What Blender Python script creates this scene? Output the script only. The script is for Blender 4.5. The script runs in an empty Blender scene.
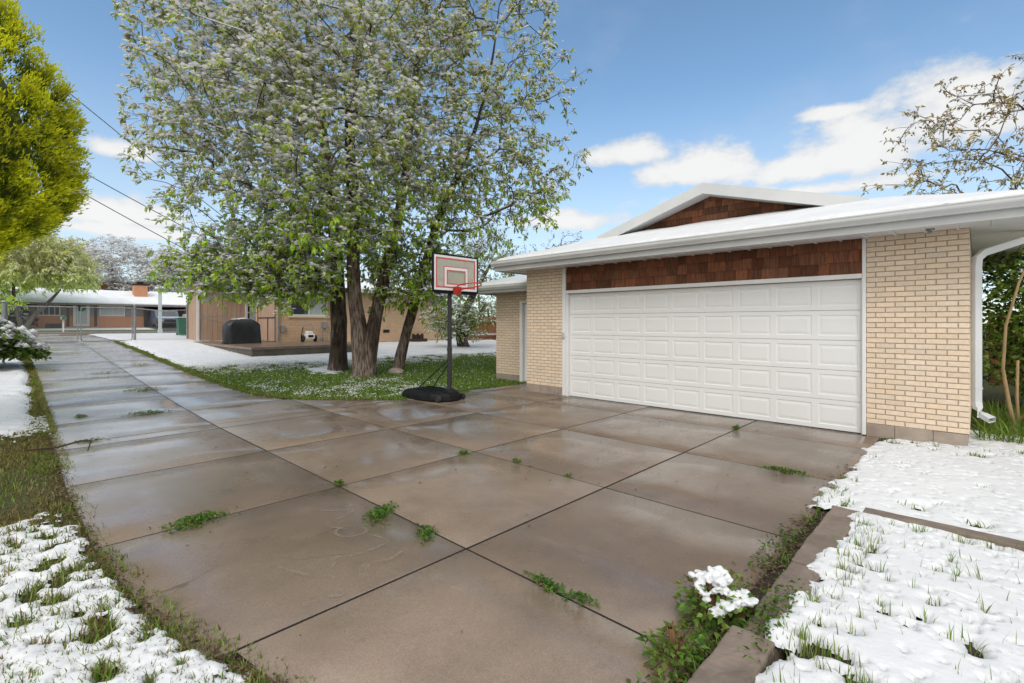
import bpy, math, random
import numpy as np
from mathutils import Vector, Matrix, noise as mnoise

scene = bpy.context.scene
COL = scene.collection
RNG = np.random.default_rng(7)
random.seed(7)

# ------------------------------------------------------------------ terrain
TX = [-600, -300, -120, -90, -70, -62, -58, -53, -51, -42, -40, -31, -27, -23.7, -19.5, -16, -13.6, -11.7, -10, -8, 0, 300]
TZ = [6, 4.2, 2.2, 1.6, 1.15, 1.08, 1.0, .80, .74, .74, .78, .76, .71, .60, .41, .27, .165, .095, .04, .0, 0, 0]
def terr(x):
    return float(np.interp(x, TX, TZ))
def terr_a(x):
    return np.interp(x, TX, TZ)

def sm(a, b, x):
    t = np.clip((x - a) / (b - a), 0, 1)
    return t * t * (3 - 2 * t)

# vectorised value noise (for snow, grass, concrete tint)
_P = RNG.random((256, 256))
def vnoise(x, y):
    x = np.asarray(x, float); y = np.asarray(y, float)
    xi = np.floor(x).astype(int); yi = np.floor(y).astype(int)
    fx = x - xi; fy = y - yi
    fx = fx * fx * (3 - 2 * fx); fy = fy * fy * (3 - 2 * fy)
    a = _P[xi & 255, yi & 255]; b = _P[(xi + 1) & 255, yi & 255]
    c = _P[xi & 255, (yi + 1) & 255]; d = _P[(xi + 1) & 255, (yi + 1) & 255]
    return (a * (1 - fx) + b * fx) * (1 - fy) + (c * (1 - fx) + d * fx) * fy
def fbm(x, y, s, oct=4):
    v = 0; amp = .5; tot = 0
    x = np.asarray(x, float); y = np.asarray(y, float)
    for i in range(oct):
        v = v + amp * vnoise(x * s + 17.3 * i, y * s + 9.1 * i); tot += amp
        amp *= .5; s *= 2.03
    return v / tot

# ------------------------------------------------------------------ materials
def nmat(name):
    m = bpy.data.materials.new(name); m.use_nodes = True
    nt = m.node_tree; nt.nodes.clear()
    out = nt.nodes.new('ShaderNodeOutputMaterial')
    return m, nt, out
def nd(nt, t, **kw):
    n = nt.nodes.new(t)
    for k, v in kw.items():
        if k.startswith('i_'):
            n.inputs[k[2:].replace('_', ' ')].default_value = v
        else:
            setattr(n, k, v)
    return n
def mixc(nt, fac, a, b, mode='MIX'):
    n = nt.nodes.new('ShaderNodeMix'); n.data_type = 'RGBA'; n.blend_type = mode
    for sock, v in ((0, fac), (6, a), (7, b)):
        if isinstance(v, bpy.types.NodeSocket): nt.links.new(v, n.inputs[sock])
        elif sock == 0: n.inputs[0].default_value = v
        else: n.inputs[sock].default_value = (*v, 1) if len(v) == 3 else v
    return n.outputs[2]
def mth(nt, op, a, b=None, c=None, clamp=False):
    n = nt.nodes.new('ShaderNodeMath'); n.operation = op; n.use_clamp = clamp
    for i, v in enumerate((a, b, c)):
        if v is None: continue
        if isinstance(v, bpy.types.NodeSocket): nt.links.new(v, n.inputs[i])
        else: n.inputs[i].default_value = v
    return n.outputs[0]
def ramp(nt, val, lo, hi, smooth=True):
    n = nt.nodes.new('ShaderNodeMapRange'); n.interpolation_type = 'SMOOTHSTEP' if smooth else 'LINEAR'
    nt.links.new(val, n.inputs[0]); n.inputs[1].default_value = lo; n.inputs[2].default_value = hi
    return n.outputs[0]
def coords(nt, scale=(1, 1, 1), world=False):
    mp = nt.nodes.new('ShaderNodeMapping'); mp.inputs['Scale'].default_value = scale
    if world:
        g = nt.nodes.new('ShaderNodeNewGeometry'); nt.links.new(g.outputs['Position'], mp.inputs['Vector'])
    else:
        g = nt.nodes.new('ShaderNodeTexCoord'); nt.links.new(g.outputs['Object'], mp.inputs['Vector'])
    return mp.outputs[0]
def noi(nt, vec, scale, detail=4, rough=.55):
    n = nt.nodes.new('ShaderNodeTexNoise'); n.inputs['Scale'].default_value = scale
    n.inputs['Detail'].default_value = detail; n.inputs['Roughness'].default_value = rough
    nt.links.new(vec, n.inputs['Vector']); return n.outputs[0]
def bump(nt, h, strength, dist=.01):
    b = nt.nodes.new('ShaderNodeBump'); b.inputs['Strength'].default_value = strength; b.inputs['Distance'].default_value = dist
    nt.links.new(h, b.inputs['Height']); return b.outputs[0]

def pm(name, c1, c2=None, scale=6.0, rough=.6, metal=0.0, bmp=0.0, bscale=None, stretch=(1, 1, 1), spec=.4, attr=False, dirt=0.0, bd=.004):
    """general noisy surface: two colours, dirt patches, bump, optional per-face tint from the attribute Tint"""
    m, nt, out = nmat(name)
    p = nd(nt, 'ShaderNodeBsdfPrincipled'); p.inputs['Roughness'].default_value = rough
    p.inputs['Metallic'].default_value = metal; p.inputs['Specular IOR Level'].default_value = spec
    v = coords(nt, stretch)
    n1 = noi(nt, v, scale, 5)
    c = mixc(nt, ramp(nt, n1, .3, .7), c1, c2 or c1)
    if attr:
        a = nd(nt, 'ShaderNodeAttribute', attribute_name='Tint')
        c = mixc(nt, 1.0, c, a.outputs['Color'], 'MULTIPLY')
    if dirt > 0:
        n3 = noi(nt, v, scale * .35, 6, .65)
        c = mixc(nt, mth(nt, 'MULTIPLY', ramp(nt, n3, .5, .75), dirt), c, (.05, .045, .04))
    nt.links.new(c, p.inputs['Base Color'])
    n2 = noi(nt, v, bscale or scale * 4, 4)
    r = mth(nt, 'MULTIPLY_ADD', n2, .25, rough - .12, clamp=True)
    nt.links.new(r, p.inputs['Roughness'])
    if bmp > 0: nt.links.new(bump(nt, n2, bmp, bd), p.inputs['Normal'])
    nt.links.new(p.outputs[0], out.inputs[0])
    return m

def leafmat(name, trans=.42, rough=.5, mult=(1, 1, 1)):
    m, nt, out = nmat(name)
    a = nd(nt, 'ShaderNodeAttribute', attribute_name='Tint')
    v = coords(nt, (1, 1, 1), True)
    c = mixc(nt, 1.0, a.outputs['Color'], mixc(nt, noi(nt, v, 2.2, 2), (.75, .75, .75), (1.25, 1.25, 1.2)), 'MULTIPLY')
    c = mixc(nt, 1.0, c, mult, 'MULTIPLY')
    p = nd(nt, 'ShaderNodeBsdfPrincipled'); p.inputs['Roughness'].default_value = rough; p.inputs['Specular IOR Level'].default_value = .3
    nt.links.new(c, p.inputs['Base Color'])
    t = nd(nt, 'ShaderNodeBsdfTranslucent'); nt.links.new(mixc(nt, 1.0, c, (1.3, 1.35, .6), 'MULTIPLY'), t.inputs['Color'])
    mx = nd(nt, 'ShaderNodeMixShader'); mx.inputs[0].default_value = trans
    nt.links.new(p.outputs[0], mx.inputs[1]); nt.links.new(t.outputs[0], mx.inputs[2]); nt.links.new(mx.outputs[0], out.inputs[0])
    return m

M = {}
def snowmat(name, c=(.715, .725, .74), fine=45):
    m, nt, out = nmat(name)
    p = nd(nt, 'ShaderNodeBsdfPrincipled'); p.inputs['Roughness'].default_value = .55; p.inputs['Specular IOR Level'].default_value = .25
    v = coords(nt, (1, 1, 1), True)
    c2 = mixc(nt, ramp(nt, noi(nt, v, 3.0, 4), .3, .7), c, tuple(x * .93 for x in c))
    nt.links.new(c2, p.inputs['Base Color'])
    h = mth(nt, 'ADD', noi(nt, v, fine, 3), mth(nt, 'MULTIPLY', noi(nt, v, fine * .25, 3), 1.5))
    nt.links.new(bump(nt, h, .35, .006), p.inputs['Normal'])
    nt.links.new(p.outputs[0], out.inputs[0]); return m
M['snow'] = snowmat('snow')
M['leaf_snow'] = pm('snow_on_leaves', (.93, .94, .95), (.88, .89, .91), 8, .6, spec=.2)
def leafsnow():
    m, nt, out = nmat('snow_on_leaves')
    d = nd(nt, 'ShaderNodeBsdfDiffuse'); d.inputs['Color'].default_value = (.97, .97, .975, 1)
    t = nd(nt, 'ShaderNodeBsdfTranslucent'); t.inputs['Color'].default_value = (.96, .96, .955, 1)
    mx = nd(nt, 'ShaderNodeMixShader'); mx.inputs[0].default_value = .55
    nt.links.new(d.outputs[0], mx.inputs[1]); nt.links.new(t.outputs[0], mx.inputs[2]); nt.links.new(mx.outputs[0], out.inputs[0]); return m
M['leaf_snow'] = leafsnow()
M['leaf'] = leafmat('leaf', .5)
M['blade'] = leafmat('grass_blade', .3, .6)
M['cedar'] = leafmat('cedar_spray', .38, .7)
M['tint'] = pm('tinted_flakes', (1, 1, 1), (.8, .8, .8), 9, .8, attr=True)
M['white_paint'] = pm('white_paint', (.80, .80, .79), (.75, .75, .74), 1.5, .38, bmp=.05, bscale=30, dirt=.06)
M['door_white'] = pm('white_door_enamel', (.79, .79, .78), (.765, .765, .755), 1.1, .33, bmp=.06, bscale=180, dirt=.04, bd=.001)
M['white_metal'] = pm('white_aluminium', (.66, .67, .665), (.58, .59, .59), 1.2, .35, dirt=.14)
M['soffit'] = pm('soffit_aluminium', (.76, .77, .77), (.70, .71, .71), 1.0, .4, dirt=.12)
M['brick'] = pm('buff_brick', (.79, .645, .495), (.72, .575, .43), 25, .75, bmp=.35, bscale=160, attr=True, spec=.25, bd=.003)
M['brick_house'] = pm('orange_buff_brick', (.66, .45, .29), (.58, .385, .24), 20, .8, bmp=.3, bscale=120, attr=True, spec=.25)
M['mortar'] = pm('brown_mortar', (.42, .33, .25), (.33, .255, .19), 30, .9, bmp=.4, bscale=200)
M['block'] = pm('foundation_concrete', (.40, .33, .27), (.30, .245, .20), 5, .8, bmp=.4, bscale=60, dirt=.45, attr=True)
M['shake'] = pm('cedar_shakes', (.215, .085, .042), (.12, .05, .028), 3, .75, stretch=(14, 14, 1.2), bmp=.5, bscale=10, attr=True, spec=.25)
M['shingle'] = pm('asphalt_shingle', (.10, .085, .075), (.06, .05, .045), 14, .9, bmp=.5, bscale=120)
M['black_plastic'] = pm('black_plastic', (.006, .006, .0065), (.011, .011, .012), 8, .6, bmp=.1, bscale=60, spec=.18)
M['black_metal'] = pm('black_metal', (.014, .014, .015), (.022, .022, .023), 20, .32, spec=.5)
M['black_tarp'] = pm('black_vinyl', (.012, .012, .013), (.022, .022, .024), 5, .4, bmp=.4, bscale=9, bd=.03)
M['red_paint'] = pm('red_orange_paint', (.55, .035, .02), (.45, .03, .02), 20, .4)
M['pink_line'] = pm('faded_red_line', (.62, .10, .10), (.52, .09, .09), 20, .5)
M['grey_metal'] = pm('galvanised_steel', (.36, .37, .38), (.24, .25, .26), 14, .4, metal=.6)
M['grey_paint'] = pm('grey_paint', (.26, .27, .28), (.20, .21, .22), 6, .5, dirt=.1)
M['siding'] = pm('tan_brown_siding', (.46, .315, .23), (.39, .265, .19), 3, .8, stretch=(3, 3, .5), bmp=.2, dirt=.18)
M['far_brick'] = pm('orange_brick', (.60, .29, .165), (.50, .23, .125), 9, .8, bmp=.2, dirt=.12)
M['dark_wood'] = pm('dark_wood', (.06, .035, .022), (.035, .022, .015), 5, .7, stretch=(6, 6, .6))
M['fence_wood'] = pm('fence_wood', (.29, .125, .055), (.20, .085, .04), 4, .8, stretch=(6, 6, .5), bmp=.3, attr=True)
M['grey_siding'] = pm('grey_brown_siding', (.27, .22, .19), (.20, .165, .14), 6, .8)
M['curtain'] = pm('curtain', (.55, .60, .58), (.40, .45, .44), 2, .9, stretch=(1, 14, .2))
M['green_plastic'] = pm('green_plastic', (.012, .11, .065), (.016, .13, .08), 4, .45)
M['rubber'] = pm('rubber', (.018, .018, .018), (.03, .03, .03), 9, .8)
M['chrome'] = pm('bright_metal', (.6, .6, .6), (.5, .5, .5), 9, .25, metal=.9)
M['cable'] = pm('cable', (.035, .033, .03), (.05, .047, .043), 4, .7)
M['vine'] = pm('pale_vine_bark', (.40, .29, .15), (.29, .20, .10), 9, .8, stretch=(4, 4, .6), bmp=.4)
M['stump'] = pm('cut_stem_bark', (.22, .11, .05), (.11, .055, .028), 14, .8, stretch=(4, 4, .5), bmp=.5)
M['truck_blue'] = pm('dark_blue_car_paint', (.09, .13, .21), (.07, .105, .17), 2, .25, spec=.6)
M['dark_void'] = pm('dark_interior', (.018, .016, .015), (.025, .022, .02), 3, .9)
M['patio'] = pm('patio_concrete', (.22, .155, .105), (.15, .105, .075), 2.2, .35, bmp=.2, bscale=60, dirt=.2)
M['patio_side'] = pm('patio_side', (.15, .125, .095), (.09, .08, .06), 2.0, .8, bmp=.3, bscale=40, dirt=.5, stretch=(1, 1, .5))
M['asphalt'] = pm('asphalt', (.075, .072, .07), (.055, .054, .053), 6, .55, bmp=.3, bscale=150)
M['kerb'] = pm('kerb_concrete', (.23, .18, .145), (.155, .12, .097), 6, .7, bmp=.5, bscale=90, dirt=.4, bd=.004)
M['dirt'] = pm('dirt', (.05, .034, .022), (.03, .022, .015), 16, .95, bmp=.7, bscale=70, bd=.012)

def barkmat(name, c1, c2, wet):
    m, nt, out = nmat(name)
    p = nd(nt, 'ShaderNodeBsdfPrincipled'); p.inputs['Roughness'].default_value = .8; p.inputs['Specular IOR Level'].default_value = .25
    v = coords(nt, (1, 1, .16), True)
    a = noi(nt, v, 22, 6, .6)
    w = noi(nt, coords(nt, (1, 1, .25), True), 2.3, 4)
    c = mixc(nt, ramp(nt, a, .36, .62), c1, c2)
    c = mixc(nt, mth(nt, 'MULTIPLY', ramp(nt, w, .44, .56), wet), c, (.022, .014, .009))
    nt.links.new(c, p.inputs['Base Color'])
    nt.links.new(bump(nt, a, 1.0, .05), p.inputs['Normal'])
    nt.links.new(p.outputs[0], out.inputs[0]); return m
M['bark'] = barkmat('furrowed_bark', (.065, .045, .032), (.27, .21, .17), .75)
M['grey_bark'] = barkmat('grey_bark', (.09, .08, .07), (.24, .21, .18), .3)

def glassmat(name, tint, rough=.05, alpha=.0):
    m, nt, out = nmat(name)
    p = nd(nt, 'ShaderNodeBsdfPrincipled')
    p.inputs['Base Color'].default_value = (*tint, 1); p.inputs['Roughness'].default_value = rough
    p.inputs['Specular IOR Level'].default_value = .6
    if alpha:
        t = nd(nt, 'ShaderNodeBsdfTransparent'); mx = nd(nt, 'ShaderNodeMixShader'); mx.inputs[0].default_value = 1 - alpha
        nt.links.new(t.outputs[0], mx.inputs[1]); nt.links.new(p.outputs[0], mx.inputs[2]); nt.links.new(mx.outputs[0], out.inputs[0])
    else:
        nt.links.new(p.outputs[0], out.inputs[0])
    return m
M['pane'] = glassmat('window_glass', (.05, .06, .07), .04)
M['acrylic'] = glassmat('acrylic_sheet', (.55, .54, .45), .2, .35)

# ------------------------------------------------------------------ mesh helpers
def root_off(o):
    v = Vector((0, 0, 0))
    while o is not None: v += o.location; o = o.parent
    return v
class MB:
    def __init__(s): s.v = []; s.f = []; s.mi = []; s.c = []; s.cur = 0; s.col = (1, 1, 1); s.cuts = []
    def add(s, vs, fs):
        b = len(s.v); s.cuts.append((b, len(s.f))); s.v.extend([tuple(p) for p in vs]); s.c.extend([s.col] * len(vs))
        for f in fs: s.f.append(tuple(i + b for i in f)); s.mi.append(s.cur)
    def box(s, c, d, rz=0, R=None):
        x, y, z = d[0] / 2, d[1] / 2, d[2] / 2
        vs = [Vector((sx * x, sy * y, sz * z)) for sz in (-1, 1) for sy in (-1, 1) for sx in (-1, 1)]
        if R is None and rz: R = Matrix.Rotation(rz, 3, 'Z')
        if R is not None: vs = [R @ v for v in vs]
        C = Vector(c)
        s.add([v + C for v in vs], [(0, 2, 3, 1), (4, 5, 7, 6), (0, 1, 5, 4), (2, 6, 7, 3), (0, 4, 6, 2), (1, 3, 7, 5)])
    def b2(s, lo, hi):
        s.box([(a + b) / 2 for a, b in zip(lo, hi)], [abs(b - a) for a, b in zip(lo, hi)])
    def tube(s, pts, rad, n=8, cap=True):
        pts = [Vector(p) for p in pts]
        if not isinstance(rad, (list, tuple)): rad = [rad] * len(pts)
        rings = []; prev = None
        for i, p in enumerate(pts):
            d = (pts[min(i + 1, len(pts) - 1)] - pts[max(i - 1, 0)])
            d = d.normalized() if d.length > 1e-9 else Vector((0, 0, 1))
            if prev is None:
                a = Vector((1, 0, 0)) if abs(d.x) < .8 else Vector((0, 1, 0))
                u = d.cross(a).normalized()
            else:
                u = prev - d * prev.dot(d)
                u = u.normalized() if u.length > 1e-6 else d.orthogonal().normalized()
            prev = u; w = d.cross(u)
            rings.append([p + (u * math.cos(2 * math.pi * k / n) + w * math.sin(2 * math.pi * k / n)) * rad[i] for k in range(n)])
        vs = [v for r in rings for v in r]; fs = []
        for i in range(len(pts) - 1):
            for k in range(n):
                k2 = (k + 1) % n
                fs.append((i * n + k, i * n + k2, (i + 1) * n + k2, (i + 1) * n + k))
        if cap:
            fs.append(tuple(range(n))[::-1]); fs.append(tuple((len(pts) - 1) * n + k for k in range(n)))
        s.add(vs, fs)
    def lathe(s, prof, c=(0, 0, 0), n=16, R=None):
        vs = []; C = Vector(c)
        for r, z in prof:
            for k in range(n):
                p = Vector((r * math.cos(2 * math.pi * k / n), r * math.sin(2 * math.pi * k / n), z))
                vs.append((R @ p if R is not None else p) + C)
        fs = []
        for i in range(len(prof) - 1):
            for k in range(n):
                k2 = (k + 1) % n; fs.append((i * n + k, i * n + k2, (i + 1) * n + k2, (i + 1) * n + k))
        fs.append(tuple(range(n))[::-1]); fs.append(tuple((len(prof) - 1) * n + k for k in range(n)))
        s.add(vs, fs)
    def prism(s, poly, o, u, v, w):
        """poly in (u,v), extruded along vector w from origin o"""
        o, u, v, w = map(Vector, (o, u, v, w)); n = len(poly)
        a = [o + u * p[0] + v * p[1] for p in poly]; b = [p + w for p in a]
        s.add(a + b, [tuple(range(n))[::-1], tuple(range(n, 2 * n))] + [(i, (i + 1) % n, n + (i + 1) % n, n + i) for i in range(n)])
    def each(s, name, mats, parent=None, **kw):
        """every added piece becomes an object of its own"""
        ends = s.cuts[1:] + [(len(s.v), len(s.f))]; out = []
        for (v0, f0), (v1, f1) in zip(s.cuts, ends):
            m = MB(); m.v = s.v[v0:v1]; m.c = s.c[v0:v1]; m.f = [tuple(i - v0 for i in f) for f in s.f[f0:f1]]; m.mi = s.mi[f0:f1]
            out.append(m.build(name, mats, parent, **kw))
        return out
    def build(s, name, mats, parent=None, bev=0, smooth=False, fixn=True, world=True):
        me = bpy.data.meshes.new(name)
        off = root_off(parent) if world else (0, 0, 0)
        me.from_pydata([(p[0] - off[0], p[1] - off[1], p[2] - off[2]) for p in s.v], [], s.f)
        if not isinstance(mats, (list, tuple)): mats = [mats]
        for m in mats: me.materials.append(m)
        if len(mats) > 1: me.polygons.foreach_set('material_index', s.mi)
        if any(c != (1, 1, 1) for c in s.c):
            at = me.color_attributes.new('Tint', 'FLOAT_COLOR', 'POINT')
            at.data.foreach_set('color', np.hstack([np.array(s.c, float), np.ones((len(s.c), 1))]).ravel())
        elif any(m in (M['brick'], M['brick_house'], M['block'], M['shake'], M['fence_wood'], M['tint']) for m in mats):
            at = me.color_attributes.new('Tint', 'FLOAT_COLOR', 'POINT')
            at.data.foreach_set('color', np.ones(len(s.v) * 4))
        if fixn:
            import bmesh
            bm = bmesh.new(); bm.from_mesh(me); bmesh.ops.recalc_face_normals(bm, faces=bm.faces); bm.to_mesh(me); bm.free()
        if smooth: me.polygons.foreach_set('use_smooth', [True] * len(me.polygons))
        o = bpy.data.objects.new(name, me); COL.objects.link(o)
        if parent: o.parent = parent
        if bev:
            b = o.modifiers.new('bevel', 'BEVEL'); b.width = bev; b.segments = 2; b.limit_method = 'ANGLE'; b.angle_limit = math.radians(40)
        return o

def np_obj(name, V, F, mat, parent=None, tint=None, smooth=False):
    """mesh straight from numpy arrays; F is (n,4) or (n,3)"""
    me = bpy.data.meshes.new(name)
    nv, nf, k = len(V), len(F), F.shape[1]
    if parent is not None: V = np.asarray(V) - np.array(root_off(parent))
    me.vertices.add(nv); me.vertices.foreach_set('co', np.ascontiguousarray(V, np.float32).ravel())
    me.loops.add(nf * k); me.loops.foreach_set('vertex_index', np.ascontiguousarray(F, np.int32).ravel())
    me.polygons.add(nf); me.polygons.foreach_set('loop_start', np.arange(nf, dtype=np.int32) * k)
    me.update(calc_edges=True); me.validate()
    for m in (mat if isinstance(mat, (list, tuple)) else [mat]): me.materials.append(m)
    if tint is not None:
        at = me.color_attributes.new('Tint', 'FLOAT_COLOR', 'POINT')
        at.data.foreach_set('color', np.hstack([tint, np.ones((nv, 1))]).astype(np.float32).ravel())
    if smooth: me.polygons.foreach_set('use_smooth', np.ones(nf, bool))
    o = bpy.data.objects.new(name, me); COL.objects.link(o)
    if parent: o.parent = parent
    return o

def tag(o, label, cat=None, group=None, kind=None):
    o['label'] = label
    if cat: o['category'] = cat
    if group: o['group'] = group
    if kind: o['kind'] = kind
    return o
def thing(name, label, cat, loc=(0, 0, 0), rz=0, group=None):
    o = bpy.data.objects.new(name, None); COL.objects.link(o)
    o.location = loc; o.rotation_euler = (0, 0, rz); o.empty_display_size = .2
    return tag(o, label, cat, group)
def struct(o): o['kind'] = 'structure'; return o
def local(o, p): return (p[0] - o.location.x, p[1] - o.location.y, p[2] - o.location.z)

def norm_rows(a): return a / np.maximum(np.linalg.norm(a, axis=1, keepdims=True), 1e-9)
def leaf_arrays(P, D, L, W, tint, N=None, fold=.25, droop=.15):
    """diamond leaves: base P, unit direction D, length L, width W; returns V, F, vertex tint"""
    n = len(P)
    if N is None: N = norm_rows(RNG.normal(size=(n, 3)))
    S = norm_rows(np.cross(D, N)); U = norm_rows(np.cross(S, D))
    L = np.asarray(L).reshape(-1, 1) * np.ones((n, 1)); W = np.asarray(W).reshape(-1, 1) * np.ones((n, 1))
    mid = P + D * L * .42
    V = np.empty((n, 4, 3))
    V[:, 0] = P; V[:, 1] = mid + S * W * .5 + U * W * fold; V[:, 2] = P + D * L - U * L * droop; V[:, 3] = mid - S * W * .5 + U * W * fold
    F = np.arange(n * 4).reshape(n, 4)
    T = np.repeat(tint, 4, axis=0)
    return V.reshape(-1, 3), F, T
# ================================================================== ground, driveway, kerbs, snow, grass
def grid_obj(name, xs, ys, zf, mat):
    X, Y = np.meshgrid(xs, ys, indexing='ij'); Z = zf(X, Y)
    V = np.stack([X, Y, Z], -1).reshape(-1, 3); ny = len(ys)
    i, j = np.meshgrid(np.arange(len(xs) - 1), np.arange(ny - 1), indexing='ij')
    a = (i * ny + j).ravel(); F = np.stack([a, a + ny, a + ny + 1, a + 1], -1)
    return np_obj(name, V, F, mat, smooth=True)

def ground_mat():
    m, nt, out = nmat('soil_and_turf')
    p = nd(nt, 'ShaderNodeBsdfPrincipled'); p.inputs['Roughness'].default_value = .9; p.inputs['Specular IOR Level'].default_value = .15
    v = coords(nt, (1, 1, 1), True)
    a = noi(nt, v, 1.3, 5); b = noi(nt, v, 35, 5)
    c = mixc(nt, ramp(nt, a, .38, .62), (.06, .085, .022), (.10, .085, .042))
    c = mixc(nt, ramp(nt, b, .45, .7), c, (.03, .022, .014))
    nt.links.new(c, p.inputs['Base Color']); nt.links.new(bump(nt, b, .8, .03), p.inputs['Normal'])
    nt.links.new(p.outputs[0], out.inputs[0]); return m
xs = np.unique(np.concatenate([[-600, -300, -120, -90, -80], np.arange(-72, -30, 1.0), np.arange(-30, 8, .5), [10, 16, 30, 60, 150, 300]]))
ys = np.unique(np.concatenate([[-400, -200, -100, -50, -25, -12], np.arange(-6, 24, 1.0), [30, 45, 70, 120, 250, 500]]))
ground = struct(grid_obj('ground', xs, ys, lambda X, Y: terr_a(X), ground_mat()))

# --- concrete driveway
JY = [-1.2, 2.14, 3.82, 5.5, 7.15, 9.3]
JX = [1.12, -.68] + [-2.48 - 1.8 * i for i in range(21)]
YLX = [-41.6, -30, -24, -16.5, -10.4, -6, -4.3, -3.5, -3.0, -2.4, -2.0, -1.6, -1.0]
YLY = [.3, .35, .42, .45, .42, .38, .42, .48, .54, .70, .82, .95, 1.2]
YRX = [-41.6, -30, -25.3, -22, -17, -13.5, -11.8, -10.6, -9.9, -9.4, -8.95, -8.5, -8.22]
YRY = [3.5, 3.3, 3.2, 3.25, 3.28, 3.33, 3.38, 3.5, 3.72, 4.05, 4.55, 5.1, 5.5]
def drive_l(x): return np.interp(x, YLX, YLY)
def drive_r(x): return np.where(x > -8.22, np.where(x > -7.27, 8.2, 9.12), np.interp(x, YRX, YRY))
DRIVE_X1 = -.93
def slab_tint(i, j): return (.74 if (i >= len(JX) - 3 and j >= 2) else .88 if j >= 3 else 1.0) * .84 + .30 * _P[(i * 37 + 11) % 256, (j * 53 + 29) % 256]
def concrete_mat():
    m, nt, out = nmat('wet_brown_concrete')
    p = nd(nt, 'ShaderNodeBsdfPrincipled'); p.inputs['Specular IOR Level'].default_value = .5
    v = coords(nt, (1, 1, 1), True)
    n1 = noi(nt, v, .55, 5, .6); n2 = noi(nt, v, 2.6, 6, .62); n3 = noi(nt, v, 160, 3); n4 = noi(nt, v, 14, 5, .7)
    c = mixc(nt, ramp(nt, n1, .36, .64), (.185, .138, .102), (.27, .205, .156))
    c = mixc(nt, mth(nt, 'MULTIPLY', ramp(nt, n2, .47, .72), .32), c, (.125, .096, .076))
    sw = noi(nt, coords(nt, (.5, 2.2, 1), True), 1.7, 5, .65)
    c = mixc(nt, mth(nt, 'MULTIPLY', ramp(nt, sw, .55, .72), .30), c, (.30, .245, .20))
    c = mixc(nt, mth(nt, 'MULTIPLY', ramp(nt, n4, .56, .72), .20), c, (.095, .07, .054))
    st = noi(nt, coords(nt, (1, .45, 1), True), .8, 6, .6)
    c = mixc(nt, mth(nt, 'MULTIPLY', ramp(nt, st, .60, .70), .42), c, (.09, .062, .046))
    vo = nt.nodes.new('ShaderNodeTexVoronoi'); vo.feature = 'DISTANCE_TO_EDGE'; vo.inputs['Scale'].default_value = .42
    wv = nt.nodes.new('ShaderNodeVectorMath'); wv.operation = 'MULTIPLY_ADD'; nz = nt.nodes.new('ShaderNodeTexNoise'); nz.inputs['Scale'].default_value = 2.2; nz.inputs['Detail'].default_value = 6
    nt.links.new(v, nz.inputs['Vector']); nt.links.new(nz.outputs['Color'], wv.inputs[0]); wv.inputs[1].default_value = (.55, .55, 0); nt.links.new(v, wv.inputs[2]); nt.links.new(wv.outputs[0], vo.inputs['Vector'])
    crk = mth(nt, 'MULTIPLY', ramp(nt, vo.outputs['Distance'], .0035, .0012), ramp(nt, n1, .52, .60))
    c = mixc(nt, mth(nt, 'MULTIPLY', crk, .55), c, (.05, .04, .03))
    gr = noi(nt, v, 95, 4, .7)
    c = mixc(nt, ramp(nt, gr, .3, .7), mixc(nt, 1.0, c, (.88, .87, .86), 'MULTIPLY'), mixc(nt, 1.0, c, (1.12, 1.12, 1.13), 'MULTIPLY'))
    sp = noi(nt, v, 420, 2)
    c = mixc(nt, ramp(nt, sp, .35, .75), mixc(nt, 1.0, c, (.78, .78, .78), 'MULTIPLY'), mixc(nt, 1.0, c, (1.20, 1.20, 1.20), 'MULTIPLY'))
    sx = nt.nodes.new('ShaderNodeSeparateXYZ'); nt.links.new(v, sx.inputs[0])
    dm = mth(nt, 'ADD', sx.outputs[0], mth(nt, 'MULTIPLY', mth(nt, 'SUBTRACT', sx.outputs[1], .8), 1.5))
    dry = mth(nt, 'MULTIPLY', ramp(nt, mth(nt, 'MULTIPLY_ADD', n1, 3.0, dm), -2.2, -6.8), .80)  # paler grey on left slabs: lighter concrete plus wet sheen painted into the colour
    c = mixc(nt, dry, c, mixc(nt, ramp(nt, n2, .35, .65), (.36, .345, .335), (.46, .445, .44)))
    a = nd(nt, 'ShaderNodeAttribute', attribute_name='Tint')
    c = mixc(nt, 1.0, c, a.outputs['Color'], 'MULTIPLY')
    nt.links.new(c, p.inputs['Base Color'])
    # wetness: puddled film where the noise is low, satin elsewhere
    wet = ramp(nt, noi(nt, coords(nt, (1, .6, 1), True), .9, 4, .55), .42, .60)
    r = mth(nt, 'MULTIPLY_ADD', wet, .16, .15)
    r = mth(nt, 'MULTIPLY_ADD', n4, .12, r)
    r = mth(nt, 'MULTIPLY_ADD', dry, -.06, r)
    nt.links.new(r, p.inputs['Roughness'])
    nt.links.new(mth(nt, 'MULTIPLY_ADD', wet, -.26, .28, clamp=True), p.inputs['Coat Weight']); p.inputs['Coat Roughness'].default_value = .12; p.inputs['Coat IOR'].default_value = 1.36
    h = mth(nt, 'ADD', mth(nt, 'MULTIPLY', n3, .6), mth(nt, 'MULTIPLY', n4, .5))
    b = nt.nodes.new('ShaderNodeBump'); b.inputs['Distance'].default_value = .0012
    nt.links.new(mth(nt, 'MULTIPLY_ADD', wet, .32, .05), b.inputs['Strength']); nt.links.new(h, b.inputs['Height'])
    nt.links.new(b.outputs[0], p.inputs['Normal'])
    nt.links.new(p.outputs[0], out.inputs[0]); return m
M['concrete'] = concrete_mat()

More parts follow.
